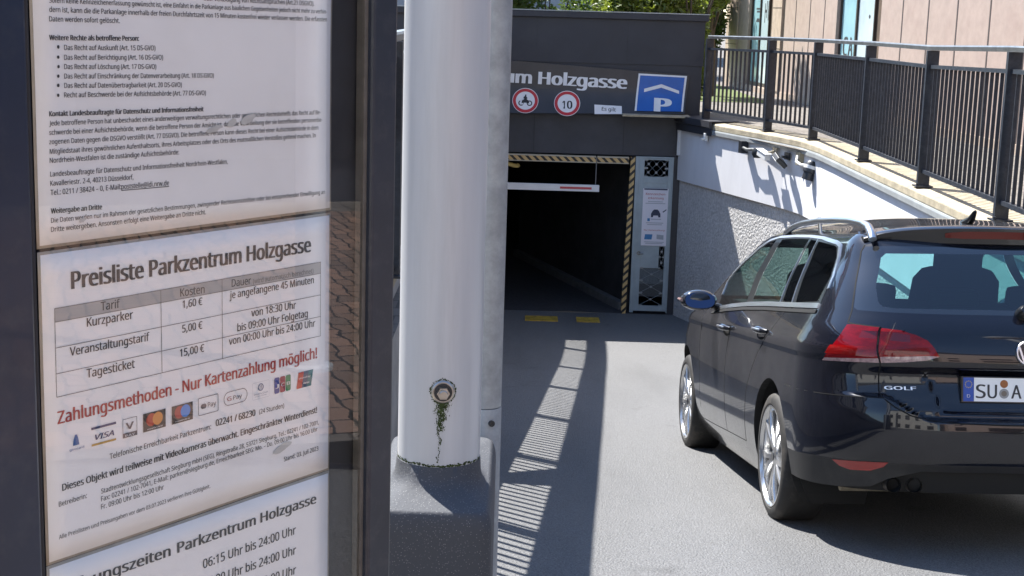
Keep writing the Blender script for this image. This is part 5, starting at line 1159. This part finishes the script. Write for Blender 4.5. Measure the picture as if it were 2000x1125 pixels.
# ================================================================== PINK STONE BUILDING beside the ramp
fa = Vector((4.972, 32.333, 0)); fd = Vector((.0804, -.99676, 0)); fnrm = Vector((-.99676, -.0804, 0))
FM = Matrix(((fd.x, -fnrm.x, 0, fa.x), (fd.y, -fnrm.y, 0, fa.y), (0, 0, 1, 0), (0, 0, 0, 1)))     # x along the front towards the camera, y into the house
bld = empty('stone_building', None, M=FM, label='pink stone-clad building with tall pale blue windows behind the ramp railing', cat='building')
def bp_(mb, name, m, parent=None, **k): return mb.build(name, m, parent=parent or bld, **k)
M['stone'] = mat('pink_stone', (.38, .292, .245), .75, var=.10, vscale=5, bump=.05, bscale=60, dirt=(.30, .20, .165), dscale=1.4, damt=.4)
M['stone2'] = mat('beige_pilaster', (.40, .31, .24), .8, var=.16, vscale=7); M['joint'] = mat('stone_joint', (.07, .055, .05), .9)
M['fr_dark'] = mat('window_frame_brown', (.035, .024, .018), .5); M['fr_oak'] = mat('window_reveal', (.10, .065, .04), .6, var=.3, vscale=6)
M['pane'] = mat('frosted_pane', (.36, .60, .65), .10, var=.10, vscale=1.6, coat=.6); M['pane2'] = mat('frosted_pane_pale', (.58, .70, .72), .10, var=.10, vscale=1.6, coat=.6)
H = 8.0; wins = [(-.25, 1.29, 2.01), (6.30, 8.19, 8.70)]
edges = [-2.28, -.25, 2.01, 2.73, 6.30, 8.70, 22.0]
a = MB()
for x0, x1 in ((-2.28, -.25), (2.73, 6.30), (8.70, 22.0)): a.box((x0, 0, .12), (x1, .35, H))
a.box((-.25, .02, 3.1), (2.01, .35, H)); a.box((6.30, .02, 3.1), (8.70, .35, H)); a.box((-2.28, .36, 0), (22.0, 9, H - .02)); bp_(a, 'wall', M['stone'])
a = MB(); a.box((2.01, -.05, .12), (2.73, .34, H)); a.box((-2.30, -.03, .12), (-1.2, -.001, H)); bp_(a, 'pilaster', M['stone2'])
a = MB(); a.box((-2.3, -.03, 0), (22.02, .34, .119)); bp_(a, 'plinth_course', M['stone2'])
def jl(lo, hi): a = MB(); a.box(lo, hi); bp_(a, 'joint_line', M['joint'])
for x in (3.61, 4.61, 5.55, 9.71, 10.81, 11.93, 13.07, 14.2, 15.3, 16.4, 17.5, 18.6): jl((x - .02, -.004, .12), (x + .02, .02, H))
for x0, x1 in ((2.73, 6.30), (8.70, 22.0)): jl((x0, -.003, 3.0), (x1, .02, 3.03)); jl((x0, -.003, 5.6), (x1, .02, 5.63))
for z in (.95, 1.75, 2.55, 3.35): jl((2.011, -.054, z), (2.729, -.04, z + .012)); jl((-2.29, -.034, z), (-1.2, -.02, z + .012))

a = MB(); a.box((-2.4, -.25, H), (22.1, 9.1, H + .3)); bp_(a, 'roof_edge', M['slate'])
for x0, x1, x2 in wins:
    a = MB(); a.box((x0, .06, .12), (x0 + .05, .14, 3.09)); a.box((x1 - .04, .06, .12), (x1, .14, 3.09)); xm = x0 + (x1 - x0) * .49; a.box((xm - .03, .06, .12), (xm + .03, .14, 3.09)); a.box((x0 + .051, .06, .12), (x1 - .041, .14, .20)); w_ = bp_(a, 'window', M['fr_dark'])
    a = MB(); a.box((x1 + .001, .10, .12), (x2 - .001, .34, 3.09)); bp_(a, 'dark_reveal', M['fr_oak'], w_)
    a = MB(); a.box((x0 + .051, .09, .201), (xm - .031, .11, 3.08)); bp_(a, 'pane', M['pane'], w_); a = MB(); a.box((xm + .031, .09, .201), (x1 - .041, .11, 3.08)); bp_(a, 'pane', M['pane2'], w_)
    a = MB()
    if x0 > 0:
        for t, xx in (('C', 6.50), ('A', 6.80)): letter(a, t, (xx, .95), (xx + .24, .95), lambda x, y, d: (x, .088, y), capz=.40, bold=.06)
        a.add([(7.85 + .05*math.cos(t*1.05), .088, 1.62 + .035*math.sin(t*1.05)) for t in range(6)], [tuple(range(6))])
    else:
        for z, xa, xb in ((1.72, .06, .40), (1.66, .10, .38), (1.50, .12, .34), (1.46, .08, .40)): a.add([(xa, .088, z), (xb, .088, z), (xb, .088, z + .035), (xa, .088, z + .035)], [(0, 1, 2, 3)])
        for xa, xb, za, zb in ((.80, .85, 1.45, 1.85), (.95, 1.0, 1.55, 1.9), (1.08, 1.13, 1.5, 1.9), (.85, .95, 1.66, 1.72), (.72, .92, .72, .84)): a.add([(xa, .088, za), (xb, .088, za), (xb, .088, zb), (xa, .088, zb)], [(0, 1, 2, 3)])
    bp_(a, 'window_lettering', M['ink'], w_, fixn=False)
# ================================================================== planting behind the entrance
def leafmat(name, c1, c2):
    m = mat(name, c1, .38, col2=c2, vscale=1.3, spec=.6); nt = m.node_tree; b = nt.nodes['Principled BSDF']
    b.inputs['Transmission Weight'].default_value = 0
    tr = nt.nodes.new('ShaderNodeBsdfTranslucent'); tr.inputs[0].default_value = (c2[0] * 1.6, c2[1] * 1.6, c2[2] * .9, 1); mx = nt.nodes.new('ShaderNodeMixShader'); mx.inputs[0].default_value = .35; out = nt.nodes['Material Output']
    nt.links.new(b.outputs[0], mx.inputs[1]); nt.links.new(tr.outputs[0], mx.inputs[2]); nt.links.new(mx.outputs[0], out.inputs[0]); return m
M['leaf'] = leafmat('leaf_green', (.030, .060, .014), (.10, .15, .03)); M['leaf2'] = leafmat('leaf_yellow_green', (.06, .09, .018), (.16, .20, .04)); M['bark'] = mat('bark', (.09, .07, .05), .9, var=.3, vscale=20, bump=.5, bscale=30)
def foliage(mb, c, r, n, ls, rnd, lumps=9):
    cs = []
    for i in range(lumps):
        d = Vector((rnd.gauss(0, 1), rnd.gauss(0, 1), rnd.gauss(0, 1))).normalized() * rnd.uniform(.25, .8); cs.append((Vector((d.x * r[0], d.y * r[1], d.z * r[2])), rnd.uniform(.28, .5)))
    for i in range(n):
        k, s = rnd.choice(cs); d = Vector((rnd.gauss(0, 1), rnd.gauss(0, 1), rnd.gauss(0, 1))).normalized() * (rnd.random() ** .35)
        p = Vector(c) + k + Vector((d.x * r[0] * s, d.y * r[1] * s, d.z * r[2] * s))
        u = Vector((rnd.gauss(0, 1), rnd.gauss(0, 1), rnd.gauss(0, .7))).normalized(); v = u.orthogonal().normalized(); v = (Matrix.Rotation(rnd.uniform(0, 6.28), 3, u) @ v); l = ls * rnd.uniform(.6, 1.3); w_ = l * .42; nn = u.cross(v) * l * .10
        mb.add([p - u * l * .5, p + v * w_ * .5 + nn, p + u * l * .5, p - v * w_ * .5 + nn], [(0, 1, 2), (0, 2, 3)])
def bush(loc, r, n, ls, seed, label, m, name='bush', group='bushes behind the garage entrance', trunk_h=None, crown_z=None):
    rnd = random.Random(seed); e = empty(name, (loc[0], loc[1], 0), 0, label, name.replace('_', ' '), group)
    cz = crown_z if crown_z else r[2] * 1.0
    a = MB(); foliage(a, (0, 0, cz), r, n, ls, rnd, 14 if crown_z else 9); o = a.build('crown', m, parent=e, fixn=False)
    a = MB()
    th = trunk_h or cz
    if crown_z: a.tube([(0, 0, -.1), (.03, .02, th * .5), (-.02, .05, th)], [.16, .12, .08], 10)
    for i in range(7):
        an = rnd.uniform(0, 6.28); a.tube([(0, 0, 0.0 if not crown_z else th * .75), (math.cos(an) * r[0] * .25, math.sin(an) * r[1] * .25, cz * .8), (math.cos(an) * r[0] * .6, math.sin(an) * r[1] * .6, cz + r[2] * .35)], [.035, .022, .008], 6)
    a.build('trunk', M['bark'], parent=e, smooth=True); return e
bush((-.55, 23.6), (1.0, .8, 1.7), 9000, .12, 1, 'dense green bush behind the left part of the entrance roof, beside the mast', M['leaf'])
bush((.45, 23.9), (.6, .7, 1.35), 5200, .11, 2, 'small dark bush behind the entrance roof left of the gap', M['leaf'])
bush((1.75, 23.6), (.85, .8, 1.7), 8500, .125, 3, 'bright yellow-green bush behind the middle of the entrance roof', M['leaf2'])
bush((2.75, 24.2), (.85, .8, 1.75), 9000, .125, 4, 'bright green bush behind the right end of the entrance roof', M['leaf2'])
bush((3.75, 29.5), (1.0, 1.2, 1.5), 9000, .14, 6, 'leafy young tree hanging over the lawn beside the stone building', M['leaf2'], 'tree', 'trees on the lawn', 1.4, 2.5)
bush((4.25, 33.5), (.8, 1.2, 1.9), 7000, .14, 11, 'tall bush at the corner of the stone building behind the railing', M['leaf'])
bush((3.2, 40), (2.6, 2.0, 3.4), 12000, .22, 7, 'tall dark tree at the far end of the lawn', M['leaf'], 'tree', 'trees on the lawn', 2.2, 3.6)
bush((-1.6, 36), (1.8, 1.5, 2.4), 5000, .2, 8, 'broad tree behind the garage hidden mostly by bushes', M['leaf'], 'tree', 'trees on the lawn', 2.0, 3.4)
# far house seen through the gap between the bushes
hs = empty('distant_house', (0, 52, 0), 0, 'distant grey-blue house with a red-brown door seen through the gap over the entrance', 'house')
a = MB(); a.box((-6, 52, 0), (5.5, 60, 7)); wparent(a.build('wall', mat('house_grey', (.28, .30, .34), .8, var=.2, vscale=.8)), hs)
a = MB(); a.prism([(-6.4, 7), (5.9, 7), (-.2, 10.5)], (0, 51.6, 0), (1, 0, 0), (0, 0, 1), (0, 8.8, 0)); wparent(a.build('roof', mat('house_roof', (.16, .07, .05), .8, var=.2, vscale=2)), hs)
a = MB(); a.box((2.5, 51.9, 0), (3.6, 51.99, 2.3)); wparent(a.build('door', mat('house_door', (.16, .05, .035), .6)), hs)
for x in (-4.2, -1.2, 1.0, 4.2):
    a = MB(); a.box((x - .5, 51.93, 3.2), (x + .5, 51.99, 4.8)); f_ = wparent(a.build('window', M['trimw'] if 'trimw' in M else M['white']), hs)
    a = MB(); a.box((x - .42, 51.915, 3.28), (x + .42, 51.928, 4.72)); o = a.build('pane', M['lens']); o.parent = f_
# ================================================================== street round the viewer: seen only as reflections in the car, the case glass and the panes
def town_house(name, x0, x1, y0, y1, h, front, wall_c, label, floors, nw):
    e = empty(name, ((x0 + x1) / 2, (y0 + y1) / 2, 0), 0, label, 'house')
    a = MB(); a.box((x0, y0, 0), (x1, y1, h)); wparent(a.build('wall', mat(name + '_wall', wall_c, .8, var=.08, vscale=1)), e)
    a = MB(); a.box((x0 - .3, y0 - .3, h), (x1 + .3, y1 + .3, h + .25)); wparent(a.build('roof', M['slate']), e)
    for f_ in range(floors):
        for i in range(nw):
            z0 = .8 + f_ * 3.0; a = MB()
            if front == 'y': cx = x0 + (x1 - x0) * (i + .5) / nw; a.box((cx - .6, y1 - .02, z0), (cx + .6, y1 + .03, z0 + 1.6))
            elif front == 'r': cx = y0 + (y1 - y0) * (i + .5) / nw; a.box((x1 - .02, cx - .6, z0), (x1 + .03, cx + .6, z0 + 1.6))
            else: cx = y0 + (y1 - y0) * (i + .5) / nw; a.box((x0 - .03, cx - .6, z0), (x0 + .02, cx + .6, z0 + 1.6))
            wparent(a.build('window', M['lens']), e)
town_house('street_house', -9, 4, -22, -13, 10.5, 'y', (.72, .69, .62), 'cream street house across the road behind the viewer', 2, 5)
town_house('corner_house', 5.5, 17, -22, -12, 9.5, 'y', (.66, .50, .42), 'red street house across the road behind the viewer', 2, 4)
town_house('side_house', -24, -15, -6, 9, 7.5, 'r', (.60, .55, .46), 'pale side house on the far left of the pavement', 2, 4)
town_house('terrace_house', -25, -16, 10.5, 34, 9.0, 'r', (.42, .30, .25), 'brown terrace house far left beyond the parapet railing', 2, 7)
sf = empty('shop_front', (11, 4, 0), 0, 'dark glazed shop front right of the brick pavement', 'shop')
a = MB(); a.box((10.2, -8, 0), (14, 10.2, 4.2)); wparent(a.build('wall', M['slate']), sf)
for i in range(6): a = MB(); a.box((10.16, -7.4 + i * 3, .35), (10.195, -5.0 + i * 3, 3.2)); wparent(a.build('window', M['lens']), sf)
lp = empty('streak_post', (4.75, 2.26, 0), 0, 'unseen slim white post added on the brick pavement for its streak in the case glass', 'added post')  # post added out of view to lay a pale streak on the case glass
a = MB(); a.lathe([(0, 0), (.10, 0), (.10, .02), (.065, .03), (.06, 5.0), (0, 5.0)], 24, M=Matrix.Translation((4.75, 2.26, 0))); wparent(a.build('pole', M['mast'], smooth=True), lp)
a = MB(); a.lathe([(0, 5.0), (.22, 5.02), (.26, 5.12), (.2, 5.3), (0, 5.34)], 24, M=Matrix.Translation((4.75, 2.26, 0))); wparent(a.build('lamp_head', M['white'], smooth=True), lp)
# unseen sign added left of the ramp to cast a pointed shadow on it
ts = empty('shadow_sign', (-1.42, 10.0, 0), 0, 'unseen triangular sign on a post, added left of the ramp for its shadow', 'road sign')
a = MB(); a.tube([(-1.42, 10.0, 0), (-1.42, 10.0, 2.75)], .03, 10); wparent(a.build('post', M['galv'], smooth=True), ts)
a = MB(); a.prism([(-.45, 0), (.45, 0), (0, .78)], (-1.42, 9.965, 1.95), (.785, .62, 0), (0, 0, 1), (-.004, .005, 0)); wparent(a.build('plate', M['red']), ts)
a = MB(); a.prism([(-.33, .07), (.33, .07), (0, .64)], (-1.417, 9.958, 1.95), (.785, .62, 0), (0, 0, 1), (-.003, .004, 0)); wparent(a.build('plate_field', M['white']), ts)
